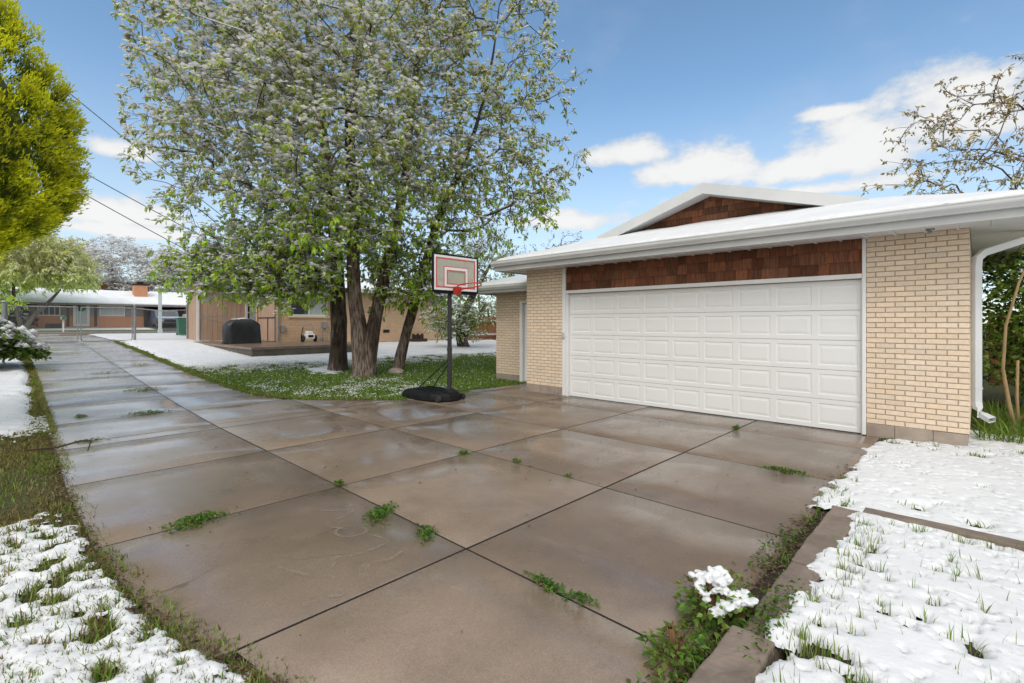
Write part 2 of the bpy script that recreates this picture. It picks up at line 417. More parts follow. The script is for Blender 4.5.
def build_drive():
    V = []; F = []; T = []; G = .0045; CH = .005
    jx = sorted(JX)
    for i in range(len(jx) - 1):
        ga, gb = (G * (1.0 if q_ > -5 else 1.7) for q_ in (jx[i], jx[i + 1])); a, b = jx[i] + ga, min(jx[i + 1] - gb, DRIVE_X1)
        if b - a < .1: continue
        splits = [a, b]
        if a < -8.22 < b: splits = [a, -8.222, -8.218, b]
        for s0, s1 in zip(splits[:-1], splits[1:]):
            if s1 - s0 < .01: continue
            n = 8
            X = np.linspace(s0, s1, n + 1)
            for j in range(len(JY) - 1):
                lo = np.maximum(JY[j] + G, drive_l(X)); hi = np.minimum(JY[j + 1] - G, drive_r(X))
                if np.all(hi - lo < .02): continue
                hi = np.maximum(hi, lo + .001)
                t = float(slab_tint(i, j)); dz = .0022 * (_P[i % 256, (j * 7) % 256] - .5); tl = .0016 * (_P[(i * 3) % 256, j] - .5)
                base = len(V); m_ = 6
                for k, x in enumerate(X):
                    z = terr(x) + .024 + dz
                    for q in range(m_ + 1):
                        y = lo[k] + (hi[k] - lo[k]) * q / m_
                        edge = (k in (0, n) or q in (0, m_))
                        V.append((x, y, z + tl * (q / m_ - .5) - (CH if edge else 0))); T.append((t * (.72 if edge else 1),) * 3)
                # inner ring close to the edge keeps the chamfer narrow
                for k in range(n + 1):
                    for q in range(m_ + 1):
                        idx = base + k * (m_ + 1) + q
                        x, y, z = V[idx]
                        if k == 1: x = X[0] + .011
                        if k == n - 1 and n > 2: x = X[n] - .011
                        if q == 1: y = min(lo[k] + .007, hi[k])
                        if q == m_ - 1: y = max(hi[k] - .007, lo[k])
                        V[idx] = (x, y, terr(x) + .024 + dz + tl * (q / m_ - .5) - (CH if (k in (0, n) or q in (0, m_)) else 0))
                for k in range(n):
                    for q in range(m_):
                        p0 = base + k * (m_ + 1) + q
                        F.append((p0, p0 + m_ + 1, p0 + m_ + 2, p0 + 1))
                # skirts
                ring = [base + k * (m_ + 1) for k in range(n + 1)] + [base + n * (m_ + 1) + q for q in range(1, m_ + 1)] + \
                       [base + k * (m_ + 1) + m_ for k in range(n - 1, -1, -1)] + [base + q for q in range(m_ - 1, 0, -1)]
                sb = len(V)
                for r in ring:
                    x, y, z = V[r]; V.append((x, y, z - .06)); T.append((t * .22,) * 3)
                for k in range(len(ring)):
                    k2 = (k + 1) % len(ring); F.append((ring[k], sb + k, sb + k2, ring[k2]))
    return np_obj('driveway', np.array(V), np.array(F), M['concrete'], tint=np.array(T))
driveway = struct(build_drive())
# joint filler: dark earth / mastic strip just under the slab tops
mb = MB()
X = np.concatenate([np.arange(-41.5, -12, 1.5), np.arange(-12, -1.0, .5), [-1.0]])
for k in range(len(X) - 1):
    x0, x1 = X[k], X[k + 1]
    y0, y1, y2, y3 = float(drive_l(x0)), float(drive_l(x1)), float(drive_r(x0)), float(drive_r(x1))
    if x0 < -8.22 < x1: y2 = y3 = min(y2, y3)
    mb.add([(x0, y0 + .03, terr(x0) + .0213), (x1, y1 + .03, terr(x1) + .0213), (x1, y3 - .03, terr(x1) + .0213), (x0, y2 - .03, terr(x0) + .0213)], [(0, 1, 2, 3)])
struct(mb.build('driveway_joint_bed', pm('joint_bed', (.009, .007, .005), (.018, .012, .007), 12, .95, bmp=.5)))

# faint rubbed scribbles in the middle slab
def ribbon(mbx, pts, w, z):
    P = [Vector((a, b, 0)) for a, b in pts]
    L = []; 
    for i, p in enumerate(P):
        d = (P[min(i + 1, len(P) - 1)] - P[max(i - 1, 0)]).normalized(); s = Vector((-d.y, d.x, 0))
        ww = w * (.5 + .5 * math.sin(math.pi * (i + .5) / len(P)))
        L += [(p.x + s.x * ww, p.y + s.y * ww, z), (p.x - s.x * ww, p.y - s.y * ww, z)]
    mbx.add(L, [(2 * i, 2 * i + 1, 2 * i + 3, 2 * i + 2) for i in range(len(P) - 1)])
def curve(pts, n=10):
    out = []; P = [Vector((*p, 0)) for p in pts]; P = [2 * P[0] - P[1]] + P + [2 * P[-1] - P[-2]]
    for i in range(1, len(P) - 2):
        for k in range(n):
            t = k / n; a, b, c, d = P[i - 1:i + 3]
            q = .5 * ((2 * b) + (c - a) * t + (2 * a - 5 * b + 4 * c - d) * t * t + (3 * b - a - 3 * c + d) * t ** 3); out.append((q.x, q.y))
    out.append((P[-2].x, P[-2].y)); return out
def scuffmat():
    m, nt, out = nmat('rubbed_scuff')
    p = nd(nt, 'ShaderNodeBsdfPrincipled'); p.inputs['Base Color'].default_value = (.36, .29, .23, 1); p.inputs['Roughness'].default_value = .4
    t = nd(nt, 'ShaderNodeBsdfTransparent'); mx = nd(nt, 'ShaderNodeMixShader')
    f = mth(nt, 'MULTIPLY', ramp(nt, noi(nt, coords(nt, (1, 1, 1), True), 16, 4), .35, .65), .36)
    nt.links.new(f, mx.inputs[0]); nt.links.new(t.outputs[0], mx.inputs[1]); nt.links.new(p.outputs[0], mx.inputs[2]); nt.links.new(mx.outputs[0], out.inputs[0]); return m
SC = [[(-3.95, 1.68), (-3.77, 1.8), (-3.65, 1.94), (-3.56, 1.8), (-3.52, 1.65), (-3.33, 1.73)], [(-3.26, 1.83), (-3.35, 1.81), (-3.38, 1.71), (-3.34, 1.64), (-3.22, 1.66), (-3.18, 1.76), (-3.21, 1.82), (-3.26, 1.83)],
 [(-3.13, 1.8), (-3.01, 1.83), (-2.93, 1.82), (-2.92, 1.74), (-2.92, 1.65), (-2.94, 1.54), (-2.98, 1.47), (-2.89, 1.41), (-2.8, 1.36)], [(-2.79, 1.35), (-2.66, 1.32), (-2.54, 1.3)],
 [(-3.12, 1.17), (-2.92, 1.24), (-2.78, 1.34)], [(-2.68, 1.13), (-2.6, 1.22), (-2.54, 1.29)], [(-2.75, 1.81), (-2.71, 1.71), (-2.74, 1.61), (-2.75, 1.54), (-2.66, 1.47), (-2.51, 1.4)], [(-2.74, 1.57), (-2.65, 1.5), (-2.51, 1.45)]]
mb = MB()
for i, l in enumerate(SC): ribbon(mb, curve(l), .014 if i != 6 else .022, .0295 + .0002 * i)
o = mb.build('rubbed_markings', scuffmat()); tag(o, 'faint rubbed pale scribbles on the wet concrete slab', kind='structure')

# --- street and far verges
def strip(name, x0, x1, y0, y1, dz, mat, n=24):
    mb = MB(); ys_ = np.linspace(y0, y1, 12)
    xs_ = np.linspace(x0, x1, 5)
    for i in range(4):
        for j in range(11):
            a, b, c, d = xs_[i], xs_[i + 1], ys_[j], ys_[j + 1]
            mb.add([(a, c, terr(a) + dz), (b, c, terr(b) + dz), (b, d, terr(b) + dz), (a, d, terr(a) + dz)], [(0, 1, 2, 3)])
    return struct(mb.build(name, mat))
strip('street', -51, -42.2, -120, 140, .008, M['asphalt'])
mb = MB(); mb.b2((-42.2, -120, .66), (-42.0, 140, .84)); mb.b2((-51.2, -120, .66), (-51.0, 140, .86)); struct(mb.build('street_kerb', M['block']))
M['turf_far'] = pm('distant_turf', (.075, .105, .025), (.055, .07, .02), 1.5, .9)
strip('far_verge', -54.2, -51.25, -120, 140, .10, M['turf_far'])
M['snow_far'] = pm('distant_snow', (.80, .82, .85), (.70, .72, .74), 1.2, .7)
o = strip('far_yard_snow', -62.5, -54.3, -120, 140, .06, M['snow_far']); tag(o, 'thin white snow over the yard beyond the street', kind='stuff')
strip('neighbour_drive', -56.6, -51.1, 9.6, 13.0, .16, M['asphalt'])
def patch_obj(name, pts, dz, mat):
    mb = MB(); mb.add([(x, y, terr(x) + dz) for x, y in pts], [tuple(range(len(pts)))]); return mb.build(name, mat)
o = patch_obj('near_verge_snow', [(-41.9, -9), (-40.6, -9), (-40.8, -2), (-40.9, .2), (-41.9, .2)], .03, M['snow_far']); tag(o, 'snow strip on the verge left of the driveway mouth', kind='stuff')
mb = MB()
for (y0, y1) in ((-2.6, 2.3),): mb.b2((-41.95, y0, .745), (-41.1, y1, .80))
tag(mb.build('verge_snow_bank', M['snow_far']), 'thin bank of snow across the driveway mouth by the street', kind='stuff')

# --- kerbs at the right
mb = MB()
def block(x0, x1, y0, y1, z0, z1, k):
    mb.col = (k, k, k); mb.b2((x0, y0, z0), (x1, y1, z1))
block(-.82, -.64, 3.30, 4.52, -.1, .105, 1.0); block(-.818, -.642, 2.62, 3.294, -.1, .098, .92); block(-.82, -.645, 2.40, 2.614, -.1, .07, .85); block(-.84, -.65, .9, 2.394, -.1, .106, .95)
def rough(o, cut, amp, seed):
    import bmesh
    bm = bmesh.new(); bm.from_mesh(o.data)
    for _ in range(6):
        e = [e for e in bm.edges if e.calc_length() > cut]
        if not e: break
        bmesh.ops.subdivide_edges(bm, edges=e, cuts=1, use_grid_fill=True)
    bmesh.ops.triangulate(bm, faces=[f for f in bm.faces if len(f.verts) > 4])
    for v in bm.verts:
        q = Vector((v.co.x * 9 + seed, v.co.y * 9, v.co.z * 9)); v.co += Vector((mnoise.noise(q), mnoise.noise(q + Vector((7, 0, 0))) * .5, mnoise.noise(q + Vector((0, 9, 0))) * .6)) * amp + Vector((mnoise.noise(q * 4), 0, mnoise.noise(q * 4 + Vector((3, 0, 0))))) * amp * .45
    bm.to_mesh(o.data); bm.free()
    return o
kerb1 = rough(mb.build('edging_kerb', M['kerb'], bev=.012), .035, .009, 1); tag(kerb1, 'low weathered concrete edging kerb running beside the driveway', kind='structure')
mb = MB(); block(-.618, 5.5, 4.43, 4.55, -.1, .135, .75)
kerb2 = rough(mb.build('cross_kerb', M['kerb'], bev=.01), .06, .008, 5); tag(kerb2, 'narrow concrete edging kerb crossing the snowy yard', kind='structure')
mb = MB(); mb.b2((-.60, -1.5, -.1), (6, 4.39, .07)); struct(mb.build('raised_bed_soil', M['dirt']))
# dark soil strip between slab edge and kerb
mb = MB()
for k in range(14):
    y0, y1 = .9 + k * .55, .9 + (k + 1) * .55
    mb.add([(-.97, y0, .006), (-.80, y0, .03), (-.80, y1, .03), (-.97, y1, .006)], [(0, 1, 2, 3)])
struct(mb.build('edge_soil', M['dirt']))

# --- snow sheets
def snow_sheet(name, label, x0, x1, y0, y1, res, cov, thick, zf, lump=1.0, tufts=(), mat=None, fs=7.0, pits=.0):
    nx, ny = int((x1 - x0) / res) + 1, int((y1 - y0) / res) + 1
    X, Y = np.meshgrid(np.linspace(x0, x1, nx), np.linspace(y0, y1, ny), indexing='ij')
    f = cov(X, Y) - (fbm(X, Y, fs, 4) - .5) * 1.1 - (fbm(X + 40, Y, fs * .22, 3) - .5) * .6
    f = np.where(cov(X, Y) < .03, -1, f)
    h = thick * np.clip((f - .40) / .55, -.5, 1)
    for (tx, ty, tr, dp) in tufts:
        i0, i1 = int((tx - tr * 2.5 - x0) / res), int((tx + tr * 2.5 - x0) / res) + 2
        j0, j1 = int((ty - tr * 2.5 - y0) / res), int((ty + tr * 2.5 - y0) / res) + 2
        i0, j0 = max(i0, 0), max(j0, 0)
        if i1 <= i0 or j1 <= j0: continue
        d2 = ((X[i0:i1, j0:j1] - tx) ** 2 + (Y[i0:i1, j0:j1] - ty) ** 2) / tr ** 2
        w = fbm(X[i0:i1, j0:j1], Y[i0:i1, j0:j1], 30, 2) + .5
        h[i0:i1, j0:j1] -= dp * np.exp(-d2 * w)
    pit = sm(.64, .78, fbm(X + 3, Y + 8, 22, 3)) * pits * 2.0
    h = h - thick * pit
    h = h + lump * ((fbm(X, Y, 9, 3) - .5) * thick * .32 + (fbm(X, Y, 24, 2) - .5) * thick * .22) * np.clip(h / thick + .3, 0, 1)
    Z = zf(X, Y) + h
    jit = res * .3
    V = np.stack([X + RNG.uniform(-jit, jit, X.shape), Y + RNG.uniform(-jit, jit, X.shape), Z], -1).reshape(-1, 3)
    i, j = np.meshgrid(np.arange(nx - 1), np.arange(ny - 1), indexing='ij')
    a = (i * ny + j).ravel(); F = np.stack([a, a + ny, a + ny + 1, a + 1], -1)
    hh = h.ravel(); keep = (hh[F] > -.003).any(1)
    F = F[keep]; used = np.zeros(len(V), bool); used[F.ravel()] = True
    idx = np.cumsum(used) - 1
    o = np_obj(name, V[used], idx[F], mat or M['snow'], smooth=True)
    return tag(o, label, kind='stuff')

lt = [(x, float(drive_l(x)) - abs(RNG.normal(.05, .45)), RNG.uniform(.015, .05), .05) for x in RNG.uniform(-5.2, -2, 110)]
rt = []   # tufts poking out of the right-hand snow: x, y, radius, depth
r_ = np.random.default_rng(3)
for k in range(46):
    rt.append((r_.uniform(-.62, .05), r_.uniform(1.2, 4.3), r_.uniform(.018, .045), .07))
for k in range(26):
    rt.append((r_.uniform(-.5, .6), r_.uniform(1.2, 2.7), r_.uniform(.02, .05), .07))
for k in range(42):
    rt.append((r_.uniform(-.5, 1.6), r_.uniform(1.6, 4.35), r_.uniform(.012, .03), .045))
rt += [(-.42 + .17 * k + r_.uniform(-.05, .05), 4.36, r_.uniform(.02, .06), .075) for k in range(12)]
rt += [(-.40, 2.02, .07, .09), (-.22, 1.95, .06, .09), (-.05, 1.9, .05, .08), (-.52, 2.5, .05, .08), (-.30, 2.2, .05, .08)]
rt += [(-.62 + abs(r_.normal(0, .10)), r_.uniform(1.5, 4.3), r_.uniform(.015, .035), .06) for k in range(34)]
rt2 = [(r_.uniform(-.95, 1.6), r_.uniform(4.7, 8.3), r_.uniform(.02, .05), .04) for k in range(46)] + [(r_.uniform(-.8, .6), r_.uniform(7.5, 8.0), r_.uniform(.03, .06), .05) for k in range(22)]
rt2 += [(-.35, 5.1, .09, .05), (.0, 5.0, .1, .05), (.35, 5.2, .09, .05)]
def covR2(X, Y):
    c = sm(-.80, -.56, X + (fbm(X, Y, 6, 3) - .5) * .30) * 1.05
    c = c * sm(-.76, -.68, X)
    return c - .25 * sm(-.25, -.6, X) * sm(2.8, 2.0, Y)
snow_sheet('bed_snow', 'fresh lumpy snow over the raised bed beside the kerb', -.78, 3.2, .6, 4.45, .0125, covR2, .03, lambda X, Y: .096 - .02 * sm(-.3, .3, X), .28, rt, fs=5.5, pits=.6)
def covR1(X, Y):
    edge = np.interp(Y, [4.3, 4.84, 5.4, 6.2, 7.0, 7.6, 7.9, 8.4], [-.90, -1.00, -.97, -.92, -.95, -.92, -.80, -.5])
    c = sm(-.06, .10, X - edge + (fbm(X, Y, 7, 2) - .5) * .2) * 1.12
    return c - sm(7.75, 8.0, Y) * .4 * (X < .4)
snow_sheet('yard_snow', 'fresh snow between the driveway and the brick garage corner', -1.25, 4.5, 4.555, 9.2, .02, covR1, .036, lambda X, Y: .012 + 0 * X + .02 * sm(-1.0, -.7, X), .4, rt2, fs=5, pits=.55)
def covLF(X, Y):
    d = drive_l(X) - Y
    c = sm(-.01, .10, d + (fbm(X, Y, 6, 3) - .5) * .20) * .74
    return c * sm(-5.6, -4.75, X + (fbm(X, Y, 3, 2) - .5) * .8) * sm(.0, .06, d)
snow_sheet('corner_snow', 'patchy clumped snow on the grass at the near corner', -5.8, -1.5, -2.2, .95, .0135, covLF, .022, lambda X, Y: .026 + 0 * X, .22, lt, fs=14, pits=1.1)
def covLS(X, Y):
    d = drive_l(X) - Y
    return sm(.02, .25, d + (fbm(X, Y, 3, 2) - .5) * .3) * sm(-9.0, -9.7, X + (fbm(X, Y, 2, 2) - .5) * .6) * .9
snow_sheet('strip_snow', 'snow along the left verge of the driveway', -21, -8.8, -6, .45, .045, covLS, .05, lambda X, Y: terr_a(X) + .03, 1.0, [], fs=3)
def covBL(X, Y):
    n = fbm(X, Y, .5, 3) - .5
    c = sm(-14.9, -16.6, X + n * 2.2) * sm(.05, .5, Y - drive_r(X)) * 1.05
    c = np.maximum(c, .55 * np.exp(-(((X + 13.6) / .6) ** 2 + ((Y - 6.2) / .5) ** 2)))
    return np.where((X > -8.4), 0, c)
snow_sheet('lawn_snow', 'snow thinning to a dusting over the back lawn', -26.9, -8.3, 3.2, 20, .05, covBL, .04, lambda X, Y: terr_a(X) + .035, 1.1, [], fs=4)
snow_sheet('front_yard_snow', 'snow over the front yard beyond the gate', -41.9, -26.6, 3.25, 24, .15, lambda X, Y: .95 * sm(.1, .5, Y - drive_r(X)), .06, lambda X, Y: terr_a(X) + .02, .8, [], fs=1.2)

# dusting: thousands of small clots of snow caught on the blades
def dust(name, label, X, Y, zoff, r0, r1):
    n = len(X); k = 5; r = RNG.uniform(r0, r1, n); V = np.empty((n, k + 1, 3)); a0 = RNG.uniform(0, 6.28, n)
    Z = terr_a(X) + zoff + RNG.uniform(-.02, .02, n)
    for i in range(k):
        rr = r * RNG.uniform(.6, 1.5, n); V[:, i] = np.stack([X + np.cos(a0 + i * 1.2566) * rr, Y + np.sin(a0 + i * 1.2566) * rr, Z + RNG.uniform(-.3, .2, n) * r], -1)
    V[:, k] = np.stack([X, Y, Z + r * .5], -1)
    F = (np.arange(n)[:, None, None] * (k + 1) + np.array([(i, (i + 1) % k, k) for i in range(k)])[None]).reshape(-1, 3)
    return tag(np_obj(name, V.reshape(-1, 3), F, M['leaf_snow']), label, kind='stuff')
n = 230000
X = RNG.uniform(-17.5, -8.3, n); Y = RNG.uniform(3.4, 14, n)
pr = .30 * sm(-12.6, -11.0, X) * sm(-8.35, -8.8, X) * sm(.1, .5, Y - drive_r(X)) * sm(7.6, 6.3, Y) * sm(.34, .62, fbm(X, Y, 1.3, 3)) * sm(.30, .60, fbm(X + 5, Y, 5, 2))
pr += .75 * sm(-13.2, -15.6, X + (fbm(X, Y, .5, 3) - .5) * 2.2) * sm(.1, .4, Y - drive_r(X)) * sm(.3, .6, fbm(X + 5, Y, 4, 2))
pr += .012
keep = (RNG.random(n) < pr) & (Y > drive_r(X) + .1)
dust('lawn_dusting', 'fine clots of snow caught on the lawn grass', X[keep], Y[keep], .06, .006, .019)
n = 16000
X = RNG.uniform(-10.5, -2, n); Y = drive_l(X) - np.abs(RNG.normal(.1, .7, n))
pr = .5 * sm(-5.9, -4.8, X) + .5 * sm(-8.6, -9.4, X) + .012
keep = (RNG.random(n) < pr) & (fbm(X, Y, 6, 2) > .5)
keep &= X < -8.5
dust('verge_dusting', 'fine clots of snow caught on the verge grass', X[keep], Y[keep], .05, .008, .02)

# --- grass blades
def grass(name, label, X, Y, Z, hmin, hmax, w, cols, lean=.5, bend=True):
    n = len(X)
    H_ = RNG.uniform(hmin, hmax, n); a = RNG.uniform(0, 6.283, n); l = np.abs(RNG.normal(0, lean, n))
    d = np.stack([np.cos(a) * l, np.sin(a) * l, np.ones(n)], -1); d = norm_rows(d)
    s = np.stack([-np.sin(a + RNG.normal(0, .6, n)), np.cos(a), np.zeros(n)], -1)
    P = np.stack([X, Y, Z], -1); W = (w * RNG.uniform(.6, 1.3, n))[:, None]; Hc = H_[:, None]
    V = np.empty((n, 5, 3))
    V[:, 0] = P - s * W * .5; V[:, 1] = P + s * W * .5
    md = P + d * Hc * .55
    V[:, 2] = md + s * W * .42; V[:, 3] = md - s * W * .42
    tip = d + np.stack([np.cos(a), np.sin(a), -.6 * np.ones(n)], -1) * (RNG.uniform(.1, .5, n) * (lean + .3))[:, None]
    V[:, 4] = md + norm_rows(tip) * Hc * .5
    F4 = np.arange(n)[:, None] * 5 + np.array([0, 1, 2, 3]); F3 = np.arange(n)[:, None] * 5 + np.array([3, 2, 4])
    cols = np.array(cols); k = RNG.integers(0, len(cols), n)
    T = cols[k] * RNG.uniform(.7, 1.25, (n, 1))
    me_v = V.reshape(-1, 3); F = np.concatenate([np.hstack([F3[:, :1], F3[:, 1:2], F3[:, 2:3]]), F4[:, [0, 1, 2]], F4[:, [0, 2, 3]]])
    o = np_obj(name, me_v, F, M['blade'], tint=np.repeat(T, 5, axis=0))
    return tag(o, label, kind='stuff') if label else o
GREEN = [(.15, .26, .035), (.12, .21, .03), (.19, .29, .045), (.10, .165, .028), (.22, .27, .07)]
DRYG = [(.28, .23, .085), (.21, .20, .06), (.15, .20, .045), (.21, .145, .065), (.12, .085, .042)]
# back lawn
n = 120000
X = -8.25 - 10.5 * RNG.random(n) ** 1.35; Y = RNG.uniform(3.2, 19, n)
keep = (Y > drive_r(X) + .02 * RNG.random(n)) & (fbm(X, Y, 1.2, 3) > .22) & ((Y < 9.4) | (X < -9.5))
X, Y = X[keep], Y[keep]
grass('lawn_grass', 'green lawn around the tree trunks', X, Y, terr_a(X) - .005, .04, .085, .016, GREEN + [(.16, .28, .035)] * 2, .55)
# left verge: green, brown and dry
n = 120000
X = -2.0 - 9.5 * RNG.random(n) ** 1.1; Y = .9 - 3.2 * RNG.random(n) ** 1.4
d = drive_l(X) - Y
keep = (d > -.05 - .07 * RNG.random(n)) & ~((fbm(X, Y, 2.1, 3) > .56) & (RNG.random(n) < .75))
X, Y = X[keep], Y[keep]
dry = fbm(X, Y, 1.6, 3) - .06 + .18 * sm(-5.0, -8.5, X) * (drive_l(X) - Y) 
g = dry < .54
grass('verge_grass', 'green grass along the left verge', X[g], Y[g], terr_a(X[g]) + .008, .03, .07, .006, GREEN + DRYG, .9)
grass('dry_verge_grass', 'dry brown grass along the left verge', X[~g], Y[~g], terr_a(X[~g]) + .008, .025, .06, .007, DRYG, 1.1)
n = 22000
X = -9 - 13 * RNG.random(n); Y = .5 - 2.5 * RNG.random(n) ** 2
keep = (drive_l(X) - Y > -.06)
grass('strip_grass', 'grass showing through snow on the left verge', X[keep], Y[keep], terr_a(X[keep]), .04, .09, .02, GREEN[:3] + DRYG * 2, .8)
n = 16000
X = RNG.uniform(-26.5, -14.5, n); Y = RNG.uniform(3.4, 16, n); keep = (Y > drive_r(X) + .1) & (fbm(X, Y, 2.2, 3) > .47) & ~((X < -17.4) & (Y > 5.6) & (Y < 10.4))
grass('snow_lawn_tips', 'grass tips showing through the back lawn snow', X[keep], Y[keep], terr_a(X[keep]) + .04, .02, .05, .016, GREEN + DRYG[:2], .8)
# slender edge growth on both driveway edges
n = 9000
X = -8.5 - 18 * RNG.random(n); Y = drive_r(X) + RNG.uniform(-.05, .12, n)
grass('edge_grass', 'matted grass creeping over the driveway edge', X, Y, terr_a(X) + .01, .03, .08, .02, GREEN + DRYG, .9)
bx, by = [], []
for (x, y, r, dp) in lt:
    k = int(6 + 260 * r); bx.append(RNG.normal(x, r * .6, k)); by.append(RNG.normal(y, r * .6, k))
X, Y = np.concatenate(bx), np.concatenate(by)
grass('corner_snow_grass', 'grass tips poking through the near corner snow', X, Y, 0 * X + .02, .03, .085, .006, GREEN + DRYG, .8)
# blades in the right-hand tufts
bx, by, bh = [], [], []
for (x, y, r, dp) in rt:
    k = int(4 + 130 * r); 
    if y < 2.6: k = int(k * 1.6)
    bx.append(RNG.normal(x, r * .55, k)); by.append(RNG.normal(y, r * .55, k))
bx.append(RNG.uniform(-.6, 1.4, 420)); by.append(RNG.uniform(1.3, 4.4, 420)); bx.append(RNG.normal(-.55, .07, 330)); by.append(RNG.uniform(1.5, 4.4, 330)); bx.append(RNG.uniform(-.5, 1.6, 160)); by.append(RNG.normal(4.37, .05, 160))
X, Y = np.concatenate(bx), np.concatenate(by)
keep = X > -.68; X, Y = X[keep], Y[keep]
grass('bed_grass', 'grass blades sticking up through the bed snow', X, Y, 0 * X + .085, .035, .105, .0042, GREEN + [(.20, .26, .06), (.17, .20, .05)], .30)
bx, by = [], []
for (x, y, r, dp) in rt2:
    k = int(5 + 160 * r); bx.append(RNG.normal(x, r * .6, k)); by.append(RNG.normal(y, r * .6, k))
X, Y = np.concatenate(bx), np.concatenate(by)
grass('yard_grass', 'grass blades sticking up through the yard snow', X, Y, 0 * X + .015, .04, .09, .008, GREEN + DRYG[:2], .6)
# taller clump of grass at the garage corner
n = 5200
X = RNG.uniform(.02, 2.6, n); Y = 8.6 + RNG.random(n) ** 1.2 * 3.0
grass('corner_grass', 'long grass beside the garage corner', X, Y, 0 * X, .12, .38, .012, GREEN + [(.10, .15, .03)], .7)
# blades along slab edge near kerb
n = 1300
X = RNG.uniform(-.97, -.80, n); Y = RNG.uniform(1.6, 5.2, n)
keep = fbm(X, Y, 2.3, 3) > .45
grass('kerb_grass', 'grass in the gap between slab and kerb', X[keep], Y[keep], 0 * X[keep] + .015, .03, .11, .006, GREEN, .8)
# leaf litter flakes along edges
n = 2000
t_ = RNG.random(n)
X = np.where(t_ < .45, RNG.normal(-.93, .05, n), RNG.uniform(-9, -2, n)); Y = np.where(t_ < .45, RNG.uniform(1.3, 6.2, n), 0)
yl = drive_l(X) - np.abs(RNG.normal(0, .06, n)) + .02; Y = np.where(t_ < .45, Y, yl)
X = np.concatenate([X, RNG.uniform(-7.8, -1.2, 120)]); Y = np.concatenate([Y, RNG.uniform(.8, 7.5, 120)]); n = len(X)
P = np.stack([X, Y, terr_a(X) + .034 + RNG.random(n) * .006], -1); a = RNG.uniform(0, 6.28, n)
D = np.stack([np.cos(a), np.sin(a), RNG.normal(0, .12, n)], -1); N = norm_rows(np.stack([RNG.normal(0, .25, n), RNG.normal(0, .25, n), np.ones(n)], -1))
V, F, T = leaf_arrays(P, norm_rows(D), RNG.uniform(.012, .042, n), RNG.uniform(.006, .02, n), np.array([(.11, .065, .034), (.17, .10, .045), (.07, .048, .03)])[RNG.integers(0, 3, n)], N)
tag(np_obj('leaf_litter', V, F, M['tint'], tint=T), 'brown leaf litter scattered along the slab edges', kind='stuff')
# ================================================================== garage
def bricks(mb, o, u, nrm, L, z0, z1, bl=.203, bh=.0677, gap=.0118, proud=.006, rects=None, shade=1.0):
    """real bricks over a mortar backing; o is the lower corner, u the wall direction, nrm the outward normal; material 0 brick, 1 mortar"""
    o, u, nrm = Vector(o), Vector(u), Vector(nrm)
    rects = rects or [(0, L, z0, z1)]
    for (a, b, c, d) in rects:
        mb.cur = 1; mb.col = (1, 1, 1)
        p = [o + u * a, o + u * b]
        mb.add([p[0] + Vector((0, 0, c)), p[1] + Vector((0, 0, c)), p[1] + Vector((0, 0, d)), p[0] + Vector((0, 0, d))], [(0, 1, 2, 3)])
        mb.cur = 0
        r0 = int(round((c - z0) / bh)); r1 = int(math.ceil((d - z0) / bh - 1e-6))
        for r in range(r0, r1):
            za, zb = max(z0 + r * bh + gap * .5, c), min(z0 + (r + 1) * bh - gap * .5, d)
            if zb - za < .012: continue
            off = (r % 2) * bl * .5
            k = math.floor((a - off) / bl)
            while True:
                x0 = k * bl + off + gap * .5; x1 = x0 + bl - gap; k += 1
                if x0 >= b: break
                x0, x1 = max(x0, a), min(x1, b)
                if x1 - x0 < .02: continue
                t = random.gauss(1, .035) * shade; w = random.gauss(0, .012)
                mb.col = (t * (1 + w), t, t * (1 - 1.5 * w))
                pr = proud + random.uniform(-.001, .001); ch = .003
                q = [o + u * x0 + Vector((0, 0, za)), o + u * x1 + Vector((0, 0, za)), o + u * x1 + Vector((0, 0, zb)), o + u * x0 + Vector((0, 0, zb))]
                i_ = [o + u * (x0 + ch) + Vector((0, 0, za + ch)), o + u * (x1 - ch) + Vector((0, 0, za + ch)), o + u * (x1 - ch) + Vector((0, 0, zb - ch)), o + u * (x0 + ch) + Vector((0, 0, zb - ch))]
                mb.add([v + nrm * (pr * .5) for v in q] + [v + nrm * pr for v in i_] + [v for v in q],
                       [(4, 5, 6, 7)] + [(m, (m + 1) % 4, 4 + (m + 1) % 4, 4 + m) for m in range(4)] + [(8 + m, 8 + (m + 1) % 4, (m + 1) % 4, m) for m in range(4)])
    mb.col = (1, 1, 1)

GX0, GX1, GY, GB = -7.26, -.07, 8.05, 14.5     # garage outer faces
SOF, LIN = 2.69, 2.20
DX0, DX1 = -6.13, -1.13
garage = thing('garage', 'buff brick double garage with white sectional door, shake gable and snowy roof', 'garage', (-3.67, 8.05, 0))
# foundation
def found(x0, x1, y0, y1, zt, name='foundation'):
    mb = MB(); L = .40; x = x0; k = 0
    while x < x1 - .01:
        t = random.uniform(.85, 1.1); mb.col = (t, t, t); mb.b2((x + .003, y0, -.3), (min(x + L - .003, x1), y1, zt)); x += L; k += 1
    mb.col = (.6, .6, .6); mb.b2((x0, y0 + .006, -.3), (x1, y1 - .004, zt - .004)); mb.col = (1, 1, 1)
    return mb.build(name, M['block'], garage, bev=.004)
found(GX0, DX0 - .12, GY - .012, GY + .25, .19)
mb = MB(); mb.col = (.95,) * 3; mb.b2((DX1 + .05, GY - .012, -.3), (-.78, GY + .25, .188)); mb.col = (1.02,) * 3; mb.b2((-.777, GY - .012, -.3), (-.40, GY + .25, .19)); mb.col = (.98,) * 3; mb.b2((-.397, GY - .012, -.3), (GX1 - .008, GY + 6.4, .186))
mb.build('foundation', M['block'], garage, bev=.006)
